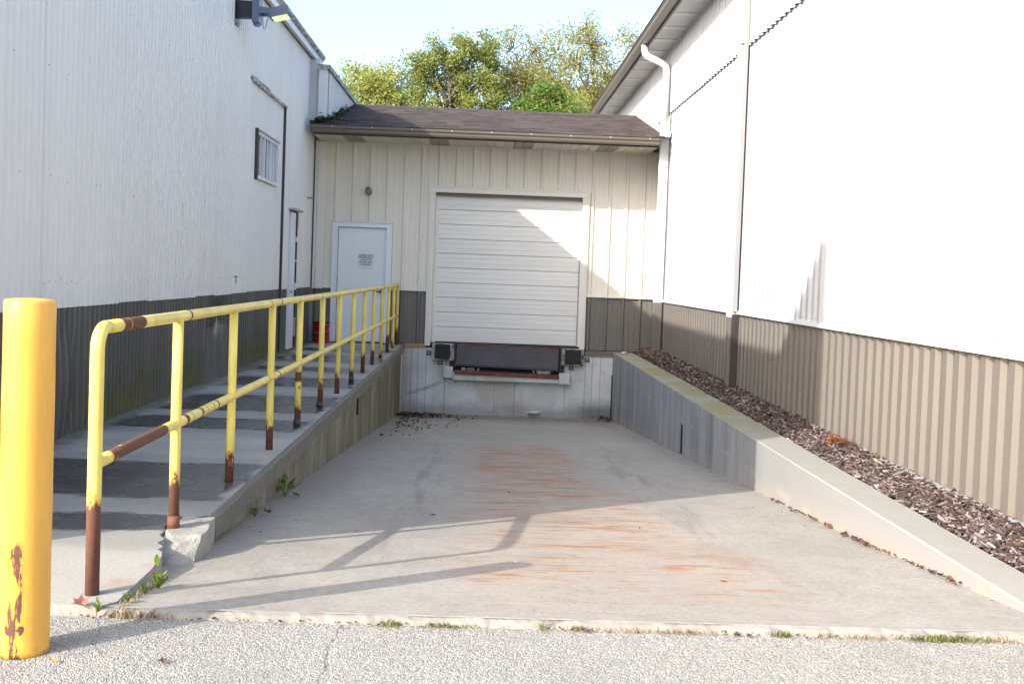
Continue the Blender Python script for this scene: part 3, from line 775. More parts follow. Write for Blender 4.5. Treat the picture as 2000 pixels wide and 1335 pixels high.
# window
wn = part_empty('window', (XL, 15.17, 2.48), LB)
wy0, wy1, wz0, wz1 = 14.45, 15.90, 2.48, 3.11
f_ = MB(); f_.box(-3.11, -3.062, wy0, wy1, wz0, wz0+.045).box(-3.11, -3.062, wy0, wy1, wz1-.045, wz1).box(-3.11, -3.062, wy0, wy0+.04, wz0+.045, wz1-.045).box(-3.11, -3.062, wy1-.05, wy1, wz0+.045, wz1-.045)
f_.build('frame', 'trim_white', wn)
MB().box(-3.13, -3.05, wy0-.05, wy0-.001, wz0-.02, wz1+.03).build('side_flashing', 'trim_dark', wn)
MB().box(-3.11, -3.045, wy0-.02, wy1+.04, wz1+.001, wz1+.02).build('head_flashing', 'trim_gray', wn)
n_ = 3; wstep = (wy1-.05-wy0-.04)/n_
for k in range(n_):
    a_ = wy0+.04+k*wstep; b_ = a_+wstep; mid = (a_+b_)/2
    if k: MB().box(-3.105, -3.066, a_-.03, a_+.03, wz0+.046, wz1-.046).build('mullion', 'trim_white', wn)
    MB().box(-3.103, -3.075, mid-.014, mid+.014, wz0+.046, wz1-.046).build('mullion', 'trim_white', wn)
    for q0, q1, mt in ((a_+(.03 if k else 0), mid-.014, 'glass'), (mid+.014, b_-(.03 if k < 2 else 0), 'curtain')):
        MB().box(-3.096, -3.090, q0, q1, wz0+.046, wz1-.046).build('pane', mt if k < 2 or mt == 'curtain' else 'curtain', wn)
# door seen edge-on
ld = part_empty('door', (XL, 17.3, 0), LB)
MB().box(-3.12, -3.045, 16.98, 17.40, .02, 2.18).build('door_leaf', 'door_white', ld)
MB().box(-3.125, -3.05, 17.405, 17.60, .02, 2.20).build('door_gap', 'dark_inside', ld)
for z0, z1 in ((1.95, 2.2), (.2, .5)): MB().box(-3.05, -3.035, 17.42, 17.56, z0, z1).build('hinge', 'rust_red' if z0 > 1 else 'trim_gray', ld)
for z0, z1 in ((1.72, 1.80), (.95, 1.06), (1.40, 1.43)): MB().box(-3.06, -3.03, 17.42, 17.52, z0, z1).build('weather_strip', 'trim_white', ld)
MB().lathe((-3.035, 17.06, .93), [(.012, -.02), (.026, -.015), (.03, 0), (.026, .015), (.012, .02)], 12).build('knob', 'steel', ld)
MB().box(-3.11, -2.99, 16.85, 17.75, 2.205, 2.235).build('door_hood', 'eave_stained', LB)
# screw heads
sc = MB(); 
for (a_, b_) in ysheets:
    for z in (1.16, 1.9, 2.65, 3.4, 4.15):
        for k in range(8 if z < 1.3 else 2):
            yy = a_+.07+k*.1016+(random.random()*.3 if z > 1.3 else 0); sc.lathe((XL+.032, yy, z+random.uniform(-.02, .02)), [(.0, -.005), (.0045, -.003), (.0045, .003), (.0, .005)], 6)
struct(sc.build('screws', 'trim_gray', LB), 'stuff')
MB().box(-3.08, -2.99, 18.60, 18.64, 2.50, 2.515).build('stub_bracket', 'trim_dark', LB)
MB().box(-3.075, -3.06, 13.28, 13.46, 1.17, 1.18).box(-3.075, -3.06, 13.38, 13.41, 1.09, 1.169).build('torn_strip', 'trim_dark', LB)
# taller rear part that meets the dock roof
MB().box(-3.095, -2.915, 18.56, 18.60, 3.83, zt).build('rear_trim', 'trim_white', LB)
MB().box(-2.905, -2.765, 18.40, 24.0, 3.82, 4.70).build('rear_corner', 'trim_white', LB)
MB().box(-2.913, -2.906, 18.5, 18.58, 3.83, 4.70).build('rear_joint', 'trim_dark', LB)
sheet('rear_wall', LB, 'white_left', P_LU, 18.55, 24.0, 3.7, 4.66, lambda s, d, z: (-2.765+d, s, z), 1, None)
MB().box(-2.93, -2.715, 18.36, 24.1, 4.665, 4.745).build('rear_roof_edge', 'eave_stained', LB)
MB().box(-9.5, -2.94, YB+.01, 24, -.2, 4.66).build('rear_core', 'core', LB)

# floodlight on the left wall
fl = thing('floodlight', (XL, 13.1, 4.4), 'blue grey floodlight with lit lens on a boxy arm high on the left wall', 'floodlight')
MB().box(-3.086, -3.064, 13.0, 13.2, 4.18, 4.75).build('wall_plate', 'lamp_dark', fl)
MB().bevbox(-3.064, -2.87, 13.04, 13.16, 4.275, 4.475, .006).build('arm', 'lamp_dark', fl)
MB().bevbox(-2.87, -2.785, 13.0, 13.2, 4.215, 4.72, .006).box(-2.86, -2.80, 13.04, 13.16, 4.19, 4.214).build('junction_box', 'lamp_gray', fl)
MB().prism([(-2.784, 4.325), (-2.784, 4.40), (-2.60, 4.385), (-2.58, 4.355), (-2.60, 4.33)], 1, 13.0, 13.03).build('yoke_arm', 'lamp_gray', fl)
MB().prism([(-2.784, 4.325), (-2.784, 4.40), (-2.60, 4.385), (-2.58, 4.355), (-2.60, 4.33)], 1, 13.17, 13.2).build('yoke_arm', 'lamp_gray', fl)
T = Matrix.Translation((-2.56, 13.1, 4.355)) @ Matrix.Rotation(math.radians(-14), 4, 'Y')
hp = MB()
pr = [(-.125, -.045), (-.075, .05), (.125, .05), (.13, -.03), (.10, -.055), (-.10, -.055)]
hp.prism(pr, 1, -.125, .125); hp.v = [tuple(T @ Vector(p)) for p in hp.v]; hp.build('head', 'lamp_gray', fl)
MB().box(-.09, .095, -.10, .115, -.066, -.0555, T).build('lens', 'lens', fl)
MB().lathe((-2.60, 12.995, 4.357), [(.0, -.012), (.012, -.01), (.012, .01), (0, .012)], 10).build('pivot_bolt', 'steel', fl)
MB().tube([(-2.74, 13.02, 4.33), (-2.742, 13.02, 4.25), (-2.735, 13.02, 4.16), (-2.722, 13.02, 4.13), (-2.71, 13.02, 4.15), (-2.69, 13.02, 4.24), (-2.66, 13.02, 4.30)], .004, 6).build('cable', 'black_metal', fl)
MB().box(-3.06, -3.03, 13.08, 13.12, 4.19, 4.215).box(-3.03, -3.015, 13.085, 13.115, 4.195, 4.21).build('clamp', 'steel', fl)

# ------------------------------------------------------------------ right building
RB = thing('right_building', (6, 14, 0), 'large white ribbed metal building with taupe lower band on the right', 'building')
YR0, YR1 = 2.6, 30.0
MB().box(XR+.035, 10, YR0+.05, YR1, -.2, 5.28).build('wall_core', 'core', RB)
W5 = .9145; y = YR0; k = 0
def bowR(s, d, z): return s, d+.006*mnoise.noise((s*.8, z*.6, 9))
while y < YR1:
    a_, b_ = y, y+W5
    lift = .003*(k % 2)
    sheet('upper_panel', RB, 'white_right', P_R, a_, b_+.012, 4.16, 5.28, pR, 1, None, base=.036+lift)
    sheet('wall_panel', RB, 'white_right', P_R, a_, b_+.012, .95, 4.20, pR, 5, bowR, base=.0+lift)
    if b_ < 22: sheet('wainscot_panel', RB, 'brown_right', P_R, a_, b_+.012, -.02, .945, pR, 3, bowR, base=.0+lift)
    y += W5; k += 1
MB().prism([(3.125, .990), (3.062, .982), (3.058, .946), (3.066, .946), (3.068, .955), (3.125, .955)], 1, YR0, 19.24).build('drip_cap', 'trim_white', RB)
m = MB(); ys = np.linspace(5.9, 8.1, 16)
for i in range(15):
    j = mnoise.noise((3, ys[i]*3, 0))*.012; m.prism([(3.09, .0), (3.055+j, .008), (3.05+j, .028), (3.09, .034)], 1, ys[i], ys[i+1]-.002)
m.build('base_flashing', 'trim_gray', RB)
sc = MB()
for k in range(60):
    yy = 3.0+k*.1829
    for z in (.915, .05, 1.02, 3.0): sc.lathe((XR-.032 if k % 2 else XR-.02, yy+.118, z), [(0, -.005), (.0045, -.003), (.0045, .003), (0, .005)], 6)
struct(sc.build('screws', 'brown_right', RB), 'stuff')
# soffit panels
y = YR0; sof = None; k = 0
rib = None
while y < 27.6:
    sof = MB().box(2.66, 3.10, y+.06, y+.78, 5.285, 5.300).build('soffit_panel', 'soffit_white', RB)
    MB().box(2.66, 3.10, y-.10, y+.056, 5.278, 5.296).build('soffit_batten', 'trim_white', RB)
    y += .90
MB().box(3.05, 3.10, YR0, 27.6, 5.255, 5.277).build('soffit_trim', 'trim_white', RB)
MB().box(2.63, 2.66, YR0, 27.6, 5.26, 5.36).build('fascia', 'gutter_dark', RB)
MB().prism([(2.63, 5.29), (2.54, 5.29), (2.515, 5.33), (2.51, 5.36), (2.52, 5.375), (2.50, 5.41), (2.63, 5.41)], 1, YR0, 27.6).build('gutter', 'gutter_brown', RB)
MB().prism([(2.49, 5.415), (2.49, 5.43), (9.8, 7.43), (9.8, 7.40)], 1, YR0, 27.7).build('roof', 'gutter_dark', RB)
# downspouts
def strip(parent, x, y0, y1, z0, z1): pass
ds = part_empty('downspout', (3.0, 18.4, .1), RB)
pth = [(2.60, 18.33, 5.30), (2.60, 18.33, 5.20), (2.61, 18.33, 5.15), (2.65, 18.33, 5.10), (2.72, 18.33, 5.065), (2.86, 18.33, 5.01), (2.94, 18.33, 4.97), (2.98, 18.33, 4.92), (2.99, 18.33, 4.86), (2.99, 18.33, 4.0)]
MB().tube(pth, .062, 12).build('elbow', 'trim_white', ds)
MB().bevbox(2.915, 3.065, 18.28, 18.38, .93, 4.05, .012).build('pipe', 'trim_white', ds)
MB().bevbox(2.915, 3.065, 18.285, 18.375, .10, .928, .012).build('pipe_foot', 'brown_right', ds)
MB().box(3.068, 3.088, 18.30, 18.33, .96, 4.86).build('joint_strip', 'trim_gray', ds)
MB().box(3.068, 3.092, 18.30, 18.33, .10, .94).build('joint_strip', 'trim_dark', ds)
MB().box(2.905, 3.075, 18.275, 18.385, .06, .12).build('boot', 'black', ds)
d2 = part_empty('downspout', (3.04, 12.95, 0), RB)
MB().bevbox(2.985, 3.085, 12.95, 13.10, .90, 5.27, .010).build('pipe', 'trim_white', d2)
MB().bevbox(2.987, 3.083, 12.955, 13.095, .03, .898, .010).build('pipe_foot', 'brown_right', d2)
MB().box(3.02, 3.062, 12.86, 12.947, .975, 5.25).build('joint_strip', 'trim_gray', d2)
MB().box(3.02, 3.10, 12.88, 12.947, .03, .942).build('joint_strip', 'trim_dark', d2)
MB().box(2.975, 3.10, 12.90, 13.11, 4.19, 4.26).build('strap', 'trim_white', d2)

# ------------------------------------------------------------------ dock building between them
DB = thing('dock_building', (0, 21, 0), 'low cream metal building with shingled roof at the end of the ramp', 'building')
wc = MB()
wc.box(-3.1, -2.66, YB+.03, YB+2, -.1, 3.6).box(-1.72, -1.0, YB+.03, YB+2, -.1, 3.6).box(1.83, 3.12, YB+.03, YB+2, -.1, 3.6).box(-2.66, -1.72, YB+.03, YB+2, 2.12, 3.6).box(-1.0, 1.83, YB+.03, YB+2, 2.80, 3.6)
wc.build('wall_core', 'core', DB)
MB().box(-3.1, 3.1, YB+.6, YB+.62, -.1, 3.5).build('dark_backing', 'dark_inside', DB)
ph = .06
for (a_, b_, z0, z1, mt, nm) in ((-3.03, -2.715, ZB, 3.60, 'cream', 'wall_panel'), (-2.715, -1.645, 2.15, 3.60, 'cream', 'wall_panel'), (-1.645, -1.015, ZB, 3.60, 'cream', 'wall_panel'),
                                 (-1.015, -.10, 2.815, 3.60, 'cream', 'wall_panel'), (-.10, .82, 2.815, 3.60, 'cream', 'wall_panel'), (.82, 1.845, 2.815, 3.60, 'cream', 'wall_panel'),
                                 (1.845, 2.74, ZB, 3.60, 'cream', 'wall_panel'), (2.74, 3.11, ZB, 3.60, 'cream', 'wall_panel'),
                                 (-3.03, -2.715, .01, ZB-.002, 'brown_front', 'wainscot_panel'), (-1.645, -1.015, .04, ZB-.002, 'brown_front', 'wainscot_panel'), (1.845, 2.74, .02, ZB-.002, 'brown_front', 'wainscot_panel'), (2.74, 3.11, .02, ZB-.002, 'brown_front', 'wainscot_panel')):
    sheet(nm, DB, mt, P_F, a_, b_, z0, z1, pF, 1, None, phase=ph, base=.0)
m = MB()
for a_, b_ in ((-3.03, -2.72), (-1.64, -1.015), (1.845, 3.1)): m.box(a_, b_, YB-.05, YB-.001, ZB-.004, ZB+.014)
m.build('band_trim', 'trim_cream', DB)
# corner downspout beside the left wall
MB().bevbox(-2.99, -2.85, YB-.14, YB-.03, .95, 3.55, .012).build('corner_pipe', 'trim_cream', DB)
MB().box(-3.035, -2.995, YB-.12, YB-.04, .95, 3.55).build('corner_strip', 'trim_cream', DB)
sc = MB()
for k in range(20):
    for z in (3.50, 1.95, 1.05): 
        x_ = -2.98+k*.3048
        if z < 2.9 and (-1.05 < x_ < 1.87 or (-2.7 < x_ < -1.6 and z < 2.2)): continue
        sc.lathe((x_+.03, YB-.037, z), [(0, -.006), (.007, -.004), (.007, .004), (0, .006)], 6)
struct(sc.build('screws', 'trim_gray', DB), 'stuff')
# soffit
GY, GZ = 18.05, 3.66
MB().box(-3.03, 3.05, YB-.06, YB-.036, 3.54, 3.575).build('soffit_trim', 'trim_cream', DB)
x = -2.95; k = 0; sp = None; sv = None
while x < 2.85:
    mt = 'soffit_vent' if k in (3, 4, 12, 13, 21, 22, 30, 31) else 'soffit_cream'
    src = sv if mt == 'soffit_vent' else sp
    if src is None:
        m = MB(); m.prism([(0, 3.555), (.150, 3.555), (.150, 3.566), (.158, 3.566), (.158, 3.575), (0, 3.575)], 1, GY+.05, YB-.06)
        o = m.build('soffit_panel', mt, DB); o.location = Vector((x, 0, 0))-DB.location
        me = o.data; me.transform(Matrix.Translation(DB.location)); 
        if mt == 'soffit_vent': sv = o
        else: sp = o
    else:
        share(src, 'soffit_panel', Vector((x, 0, 0))-DB.location, DB)
    x += .162; k += 1
MB().box(-2.93, 2.86, GY+.02, GY+.05, 3.535, 3.70).build('fascia', 'gutter_dark', DB)
gp = [(GY+.02, 3.56), (GY-.055, 3.56), (GY-.07, 3.585), (GY-.075, 3.62), (GY-.095, 3.64), (GY-.10, 3.675), (GY-.09, 3.68), (GY-.085, 3.65), (GY+.02, 3.62)]
MB().prism(gp, 0, -2.95, 2.865).build('gutter', 'gutter_brown', DB)
gc = MB()
for k in range(9): gc.box(-2.6+k*.66, -2.585+k*.66, GY-.104, GY-.098, 3.655, 3.67)
struct(gc.build('gutter_clips', 'trim_white', DB), 'stuff')
# roof deck and shingle courses
RY, RZ = 21.9, 4.615; sl_ = (RZ-3.705)/(RY-GY)
MB().prism([(GY-.02, 3.685), (GY-.02, 3.70), (RY, RZ), (RY+3.8, 3.70), (RY+3.8, 3.66), (RY, RZ-.04)], 0, -2.92, 2.97).build('roof', 'shingle', DB)
sh = MB(); nrow = 27
for r in range(nrow):
    y0 = GY-.05+r*(RY-GY+.03)/nrow; y1 = y0+(RY-GY)/nrow+.03
    x = -2.93+(.11 if r % 2 else 0)-.2*random.random()
    while x < 2.98:
        xa, xb = max(x, -2.93), min(x+random.uniform(.14, .34), 2.98); x = xb+.004
        if xb-xa < .02: x += .02; continue
        za = 3.705+(y0-GY)*sl_; zb = 3.705+(y1-GY)*sl_; th = random.choice((.006, .009, .012))
        sh.q([(xa, y0, za+.002), (xb, y0, za+.002), (xb, y0, za+.003+th), (xa, y0, za+.003+th), (xa, y1, zb+.002), (xb, y1, zb+.002), (xb, y1, zb+.003), (xa, y1, zb+.003)],
             [(0, 1, 2, 3), (3, 2, 6, 7), (0, 3, 7, 4), (1, 5, 6, 2)])
struct(sh.build('shingles', 'shingle', DB, fix=False), 'stuff')
MB().prism([(RY-.10, RZ-.015), (RY, RZ+.018), (RY+.10, RZ-.015)], 0, -2.93, 2.98).build('ridge_cap', 'shingle', DB)
MB().prism([(GY+.1, 3.73), (RY, RZ+.01), (RY, RZ+.10), (GY+.1, 3.82)], 0, 2.985, 3.06).build('side_flashing', 'trim_white', DB)
# overhead door
OD = part_empty('overhead_door', (.42, YB, .07), DB)
nps = [.075, .345, .61, .875, 1.135, 1.40, 1.66, 1.92, 2.18, 2.44, 2.70]
for a_, b_ in zip(nps[:-1], nps[1:]):
    h = b_-a_; Yd = YB+.07; pr = [(Yd, a_+.004)]
    for fr in (.33, .66):
        z = a_+h*fr; pr += [(Yd, z-.010), (Yd+.007, z-.005), (Yd+.007, z+.003), (Yd, z+.009)]
    pr += [(Yd, b_-.010), (Yd+.012, b_-.003), (Yd+.04, b_-.003), (Yd+.04, a_+.004)]
    MB().prism(pr, 0, -.90+random.uniform(-.004, .004), 1.735).build('door_panel', 'door_panel', OD)
MB().box(-.91, -.84, YB+.055, YB+.10, .06, 2.72).build('side_seal', 'trim_cream', OD)
m = MB(); zz = np.linspace(.08, 1.75, 14)
for i in range(13):
    w0 = .012+.022*math.sin((zz[i]-.08)/1.67*math.pi); m.box(-.945, -.945+w0, YB-.035, YB-.02, zz[i], zz[i+1]-.001)
m.build('torn_seal', 'lamp_dark', OD)
MB().box(1.70, 1.738, YB+.04, YB+.068, .06, 1.62).build('side_seal', 'trim_gray', OD)
m = MB(); m.box(-.91, 1.75, YB-.005, YB+.06, 2.68, 2.735); m.build('head_seal', 'wood_gray', OD)
# door surround
for (n_, x0, x1, z0, z1) in (('jamb_trim', -1.015, -.915, .0, 2.83), ('jamb_trim', 1.755, 1.845, .03, 2.83)):
    MB().box(x0, x1, YB-.055, YB+.02, z0, z1).box(x0+.03, x1-.03, YB-.07, YB-.0555, z0, z1).build(n_, 'trim_cream', DB)
MB().box(-1.02, 1.85, YB-.06, YB+.03, 2.735, 2.82).box(-1.03, 1.86, YB-.075, YB-.03, 2.821, 2.845).build('head_trim', 'trim_cream', DB)
m = MB(); zz = np.linspace(.07, 2.73, 12)
for i in range(11):
    j = .02*math.sin(i*1.3)+.012; m.q([(-.914, YB-.05, zz[i]), (-.914, YB-.05, zz[i+1]), (-.895+j*.6, YB+.05, zz[i+1]), (-.895+j*.6, YB+.05, zz[i])], [(0, 1, 2, 3)])
m.build('bent_jamb', 'trim_cream', DB)
MB().box(1.72, 1.756, YB-.05, YB+.06, .07, 2.73).build('jamb_return', 'trim_cream', DB)
# service door
SD = part_empty('service_door', (-2.18, YB, 0), DB)
MB().bevbox(-2.605, -1.755, YB+.0, YB+.045, .035, 2.055, .004).build('door_leaf', 'door_white', SD)
m = MB(); m.box(-2.71, -2.615, YB-.05, YB+.03, .02, 2.14).box(-1.745, -1.65, YB-.05, YB+.03, .02, 2.14).box(-2.614, -1.746, YB-.05, YB+.03, 2.065, 2.14)
m.box(-2.63, -2.61, YB-.062, YB-.0505, .02, 2.08).box(-1.75, -1.73, YB-.062, YB-.0505, .02, 2.08).box(-2.609, -1.751, YB-.062, YB-.0505, 2.061, 2.08)
m.build('door_trim', 'door_white', SD)
MB().box(-2.73, -1.63, YB-.07, YB-.01, 2.142, 2.16).build('drip_edge', 'trim_white', SD)
MB().box(-2.60, -1.76, YB-.06, YB+.03, .004, .032).build('threshold', 'wood_gray', SD)
m = MB(); m.lathe((0, 0, 0), [(.034, -.012), (.036, 0), (.030, .014)], 16); m.v = [(p[0]-1.82, YB-.014-p[2], p[1]+.93) for p in m.v]
m.bevbox(-1.94, -1.81, YB-.065, YB-.045, .92, .942, .006).box(-1.83, -1.81, YB-.05, YB-.01, .921, .941); m.build('handle', 'black_metal', SD)
hg = MB()
for z in (.3, 1.05, 1.85): hg.box(-2.618, -2.606, YB-.058, YB+.0, z, z+.10)
hg.build('hinges', 'trim_gray', SD)
# sill boards
MB().box(-1.37, -1.02, YB-.09, YB-.01, -.035, .035).build('sill_board', 'wood_tan', DB)
MB().box(1.85, 2.37, YB-.09, YB-.01, -.085, -.005).build('sill_board', 'wood_gray', DB)
MB().box(-1.02, 1.86, YB-.02, YB+.3, .0, .062).build('threshold', 'black_metal', DB)

# notice on the door
nb = thing('notice', (-2.11, YB-.004, 1.44), 'small paper notice with five printed lines taped to the white service door', 'notice')
MB().box(-2.245, -1.975, YB-.0045, YB-.0015, 1.315, 1.595).build('sheet', 'paper', nb)
for i, tx in enumerate(('PLEASE NOTE', 'DRIVERS MUST', 'CHECK IN', 'BEFORE ANY', 'LOADING')):
    cu = bpy.data.curves.new('line', 'FONT'); cu.body = tx; cu.size = .040; cu.align_x = 'CENTER'; cu.offset = .0006
    tmp = bpy.data.objects.new('line', cu); COL.objects.link(tmp)
    bpy.context.view_layer.update()
    me = bpy.data.meshes.new_from_object(tmp.evaluated_get(bpy.context.evaluated_depsgraph_get()))
    bpy.data.objects.remove(tmp)
    o = bpy.data.objects.new('text_line', me); COL.objects.link(o); o.parent = nb
    me.transform(Matrix.Rotation(math.pi/2, 4, 'X')); me.materials.clear(); me.materials.append(M['ink'])
    o.location = (.0, -.0030, .115-i*.041)

# wall lamp above the door
wl = thing('wall_lamp', (-2.11, YB, 2.73), 'small round grey wall lamp above the white service door', 'lamp')
MB().box(-2.185, -2.105, YB-.05, YB-.036, 2.67, 2.78).build('back_plate', 'trim_cream', wl)
m = MB(); m.lathe((0, 0, 0), [(.055, 0), (.055, .02), (.047, .022), (.047, .07), (.062, .075), (.060, .12), (.03, .135)], 20)
Rm = Matrix.Translation((-2.10, YB-.05, 2.735)) @ Matrix.Rotation(math.radians(118), 4, 'X') @ Matrix.Rotation(math.radians(10), 4, 'Y')
m.v = [tuple(Rm @ Vector(p)) for p in m.v]; m.build('housing', 'fixture', wl)

# ------------------------------------------------------------------ loading dock face
DW = thing('dock_wall', (.48, YB, -1.2), 'pale concrete dock face with form lines under the overhead door', 'wall')
xs_ = [-1.40, -1.24, -1.12, -.97, -.63, .26, .62, 1.52, 1.88, 2.0, 2.15, 2.37]
for i, (a_, b_) in enumerate(zip(xs_[:-1], xs_[1:])):
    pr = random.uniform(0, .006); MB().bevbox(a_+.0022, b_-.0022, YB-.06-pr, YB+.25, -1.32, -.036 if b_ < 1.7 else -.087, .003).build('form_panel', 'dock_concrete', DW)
MB().bevbox(-.66, -.49, YB-.20, YB-.068, -.55, -.35, .012).bevbox(1.40, 1.60, YB-.20, YB-.068, -.60, -.40, .012).bevbox(-.488, 1.398, YB-.19, YB-.068, -.585, -.44, .01).build('ledge', 'dock_concrete', DW)

LV = thing('dock_leveler', (.47, YB-.1, -.2), 'black diamond tread dock leveler plate hanging between two bumpers', 'dock leveler')
T = Matrix.Translation((.475, YB-.17, -.13)) @ Matrix.Rotation(math.radians(1.4), 4, 'Y') @ Matrix.Rotation(math.radians(-4), 4, 'X')
MB().bevbox(-.91, .91, -.012, .012, -.185, .165, .003, T).build('lip_plate', 'tread', LV)
MB().bevbox(-.91, .91, -.02, .05, .167, .190, .003, T).build('hinge_bar', 'rust_red', LV)
MB().box(-.92, .92, -.022, .0, -.215, -.187, T).build('lip_edge', 'black_metal', LV)
MB().box(-.53, 1.44, YB-.10, YB-.066, -.46, .05).build('pit_back', 'dark_inside', LV)
MB().box(-.475, -.452, YB-.2, YB-.1, -.36, .06).build('side_plate', 'black_metal', LV)
MB().box(1.405, 1.43, YB-.2, YB-.1, -.40, .05).build('side_plate', 'black_metal', LV)
MB().box(-.555, -.48, YB-.13, YB-.101, -.36, -.06).build('frame_post', 'rust_black', LV)
MB().box(1.432, 1.49, YB-.13, YB-.101, -.40, -.06).build('frame_post', 'rust_black', LV)
T2 = Matrix.Translation((.47, YB-.20, -.455)) @ Matrix.Rotation(math.radians(.9), 4, 'Y')
MB().box(-.93, .93, -.02, .08, -.035, .035, T2).build('sill_angle', 'rust_red', LV)
m = MB(); xs2 = np.linspace(-.93, .93, 40)
for i in range(39):
    x0, x1 = xs2[i], xs2[i+1]; dp = -.095+.02*mnoise.noise((x0*4, 0, 0))
    if .12 < x0 < .22 or .5 < x0 < .78: dp = -.055
    m.box(x0, x1-.0005, -.012, .02, dp, -.036, T2)
m.build('sill_face', 'rust_pale', LV)
for x0, x1, mt in ((-.34, -.26, 'old_paint'), (-.24, -.10, 'old_paint'), (-.06, -.02, 'rust_pale'), (.93, .97, 'rust_pale'), (1.0, 1.25, 'old_paint')):
    MB().bevbox(x0, x1, YB-.18, YB-.10, -.425, -.355, .008).build('bracket', mt, LV)
MB().lathe((0, 0, 0), [(.0, -.003), (.012, -.002), (.012, .002), (0, .003)], 10).build('hole_plug', 'black', LV)
LV.children[-1].matrix_local = Matrix.Translation(Vector((.46, YB-.19, -.27))-LV.location) @ Matrix.Rotation(math.pi/2, 4, 'X')

def bumper(x0, x1, z0, z1, label, tabs, mirror):
    t = thing('dock_bumper', ((x0+x1)/2, YB-.06, z0), label, 'dock bumper', 'dock bumpers')
    MB().bevbox(x0, x1, YB-.16, YB-.075, z0, z1, .008).build('housing', 'bumper_paint', t)
    a_, b_ = (x0+.05, x1-.075) if not mirror else (x0+.06, x1-.05)
    MB().bevbox(a_, b_, YB-.215, YB-.16, z0+.035, z1-.01, .014).build('rubber_block', 'black', t)
    for (px, pz) in tabs:
        MB().box(px-.04, px+.04, YB-.09, YB-.07, pz-.035, pz+.035).build('tab', 'black_metal', t)
        m = MB(); m.lathe((0, 0, 0), [(.022, 0), (.022, .012), (.01, .016)], 10); m.v = [(p[0]+px, YB-.09-p[2], p[1]+pz) for p in m.v]; m.build('bolt', 'steel', t)
def bp():
    N = NT('scuffed bumper paint'); f = N.noise(9, 6, .7, (1, 1, .4)); col = N.mix(N.step(f, .46, .64), (.46, .44, .41), (.05, .042, .038))
    col = N.mix(N.mul(N.step(N.noise(6, 5, .7, (1, 1, .3), 4), .55, .66), .8), col, (.22, .10, .045)); return N.out(col, .7)
M['bumper_paint'] = bp()
bumper(-.87, -.475, -.245, .055, 'worn black rubber dock bumper to the left of the tread plate', [(-.93, -.125), (-.72, -.29)], False)
bumper(1.435, 1.835, -.265, .035, 'worn black rubber dock bumper to the right of the tread plate', [(1.90, -.155), (1.62, -.31)], True)

# ------------------------------------------------------------------ bollard
bo = thing('bollard', (-1.548, 3.723, -.034), 'thick orange yellow steel bollard with rust scars standing on the asphalt', 'bollard')
prof = [(.086, 0), (.0845, .02)]+[(.084+.0006*math.sin(k), .02+k*.06) for k in range(1, 19)]+[(.084, 1.205), (.081, 1.215), (.06, 1.2195), (.02, 1.222)]
MB().lathe((-1.548, 3.723, -.034), prof, 48).build('post', 'yellow_bollard', bo)

# ------------------------------------------------------------------ railing
RLX = -1.51
PY = [4.27, 5.39, 6.58, 7.78, 8.96, 10.2, 11.4, 12.63, 13.8, 14.98, 16.2, 17.3, 18.3, 19.12]
ra = thing('handrail', (RLX, 11.7, 0), 'long yellow pipe handrail with rusty feet along the raised walkway', 'railing')
rad = .0275; zr = 1.058; bend = .085
arc = [(RLX, 4.27+bend-bend*math.cos(a), zr-bend+bend*math.sin(a)) for a in np.linspace(0, math.pi/2, 8)]
MB().tube([(RLX, 4.27, -.01), (RLX, 4.27, .3), (RLX, 4.27, .7), (RLX, 4.27, zr-bend-.03)]+arc+[(RLX, 4.27+bend+.02, zr)], rad, 16).build('post', 'yellow_post', ra)
post = None
for k, py in enumerate(PY[1:]):
    m = MB(); m.tube([(RLX+random.uniform(-.004, .004), py, -.012), (RLX, py, .35), (RLX, py, .7), (RLX, py, zr-.012)], rad*.95, 14)
    m.build('post', 'yellow_post', ra)
    if k in (0, 3, 4, 6): MB().tube([(RLX, py, -.004), (RLX, py, .05+.02*random.random())], rad*1.12, 14).build('foot_sleeve', 'black_metal' if k else 'rust_red', ra)
MB().tube([(RLX, y_, zr) for y_ in np.linspace(4.27+bend+.015, 19.15, 30)], rad, 16).build('top_rail', 'yellow_rail', ra)
MB().tube([(RLX, y_, .522) for y_ in np.linspace(4.27, 19.15, 30)], rad*.93, 16).build('mid_rail', 'yellow_rail', ra)

# ------------------------------------------------------------------ bucket
bk = thing('bucket', (-2.815, 18.93, .0), 'red plastic bucket with dark rim beside the white service door', 'bucket')
MB().lathe((-2.815, 18.93, .002), [(.120, 0), (.124, .01), (.143, .29), (.150, .292), (.150, .305), (.145, .307), (.149, .335), (.153, .337), (.153, .35), (.148, .352)], 28).build('body', 'bucket_red', bk)
MB().lathe((-2.815, 18.93, .355), [(.146, 0), (.152, .006), (.150, .016), (.138, .018), (.12, .004)], 28).build('rim_liner', 'black', bk)
MB().tube([(-2.815-.155*math.cos(a), 18.93-.11*math.sin(a)-.05, .30-.12*math.sin(a)) for a in np.linspace(0, math.pi, 12)], .004, 6).build('handle', 'steel', bk)

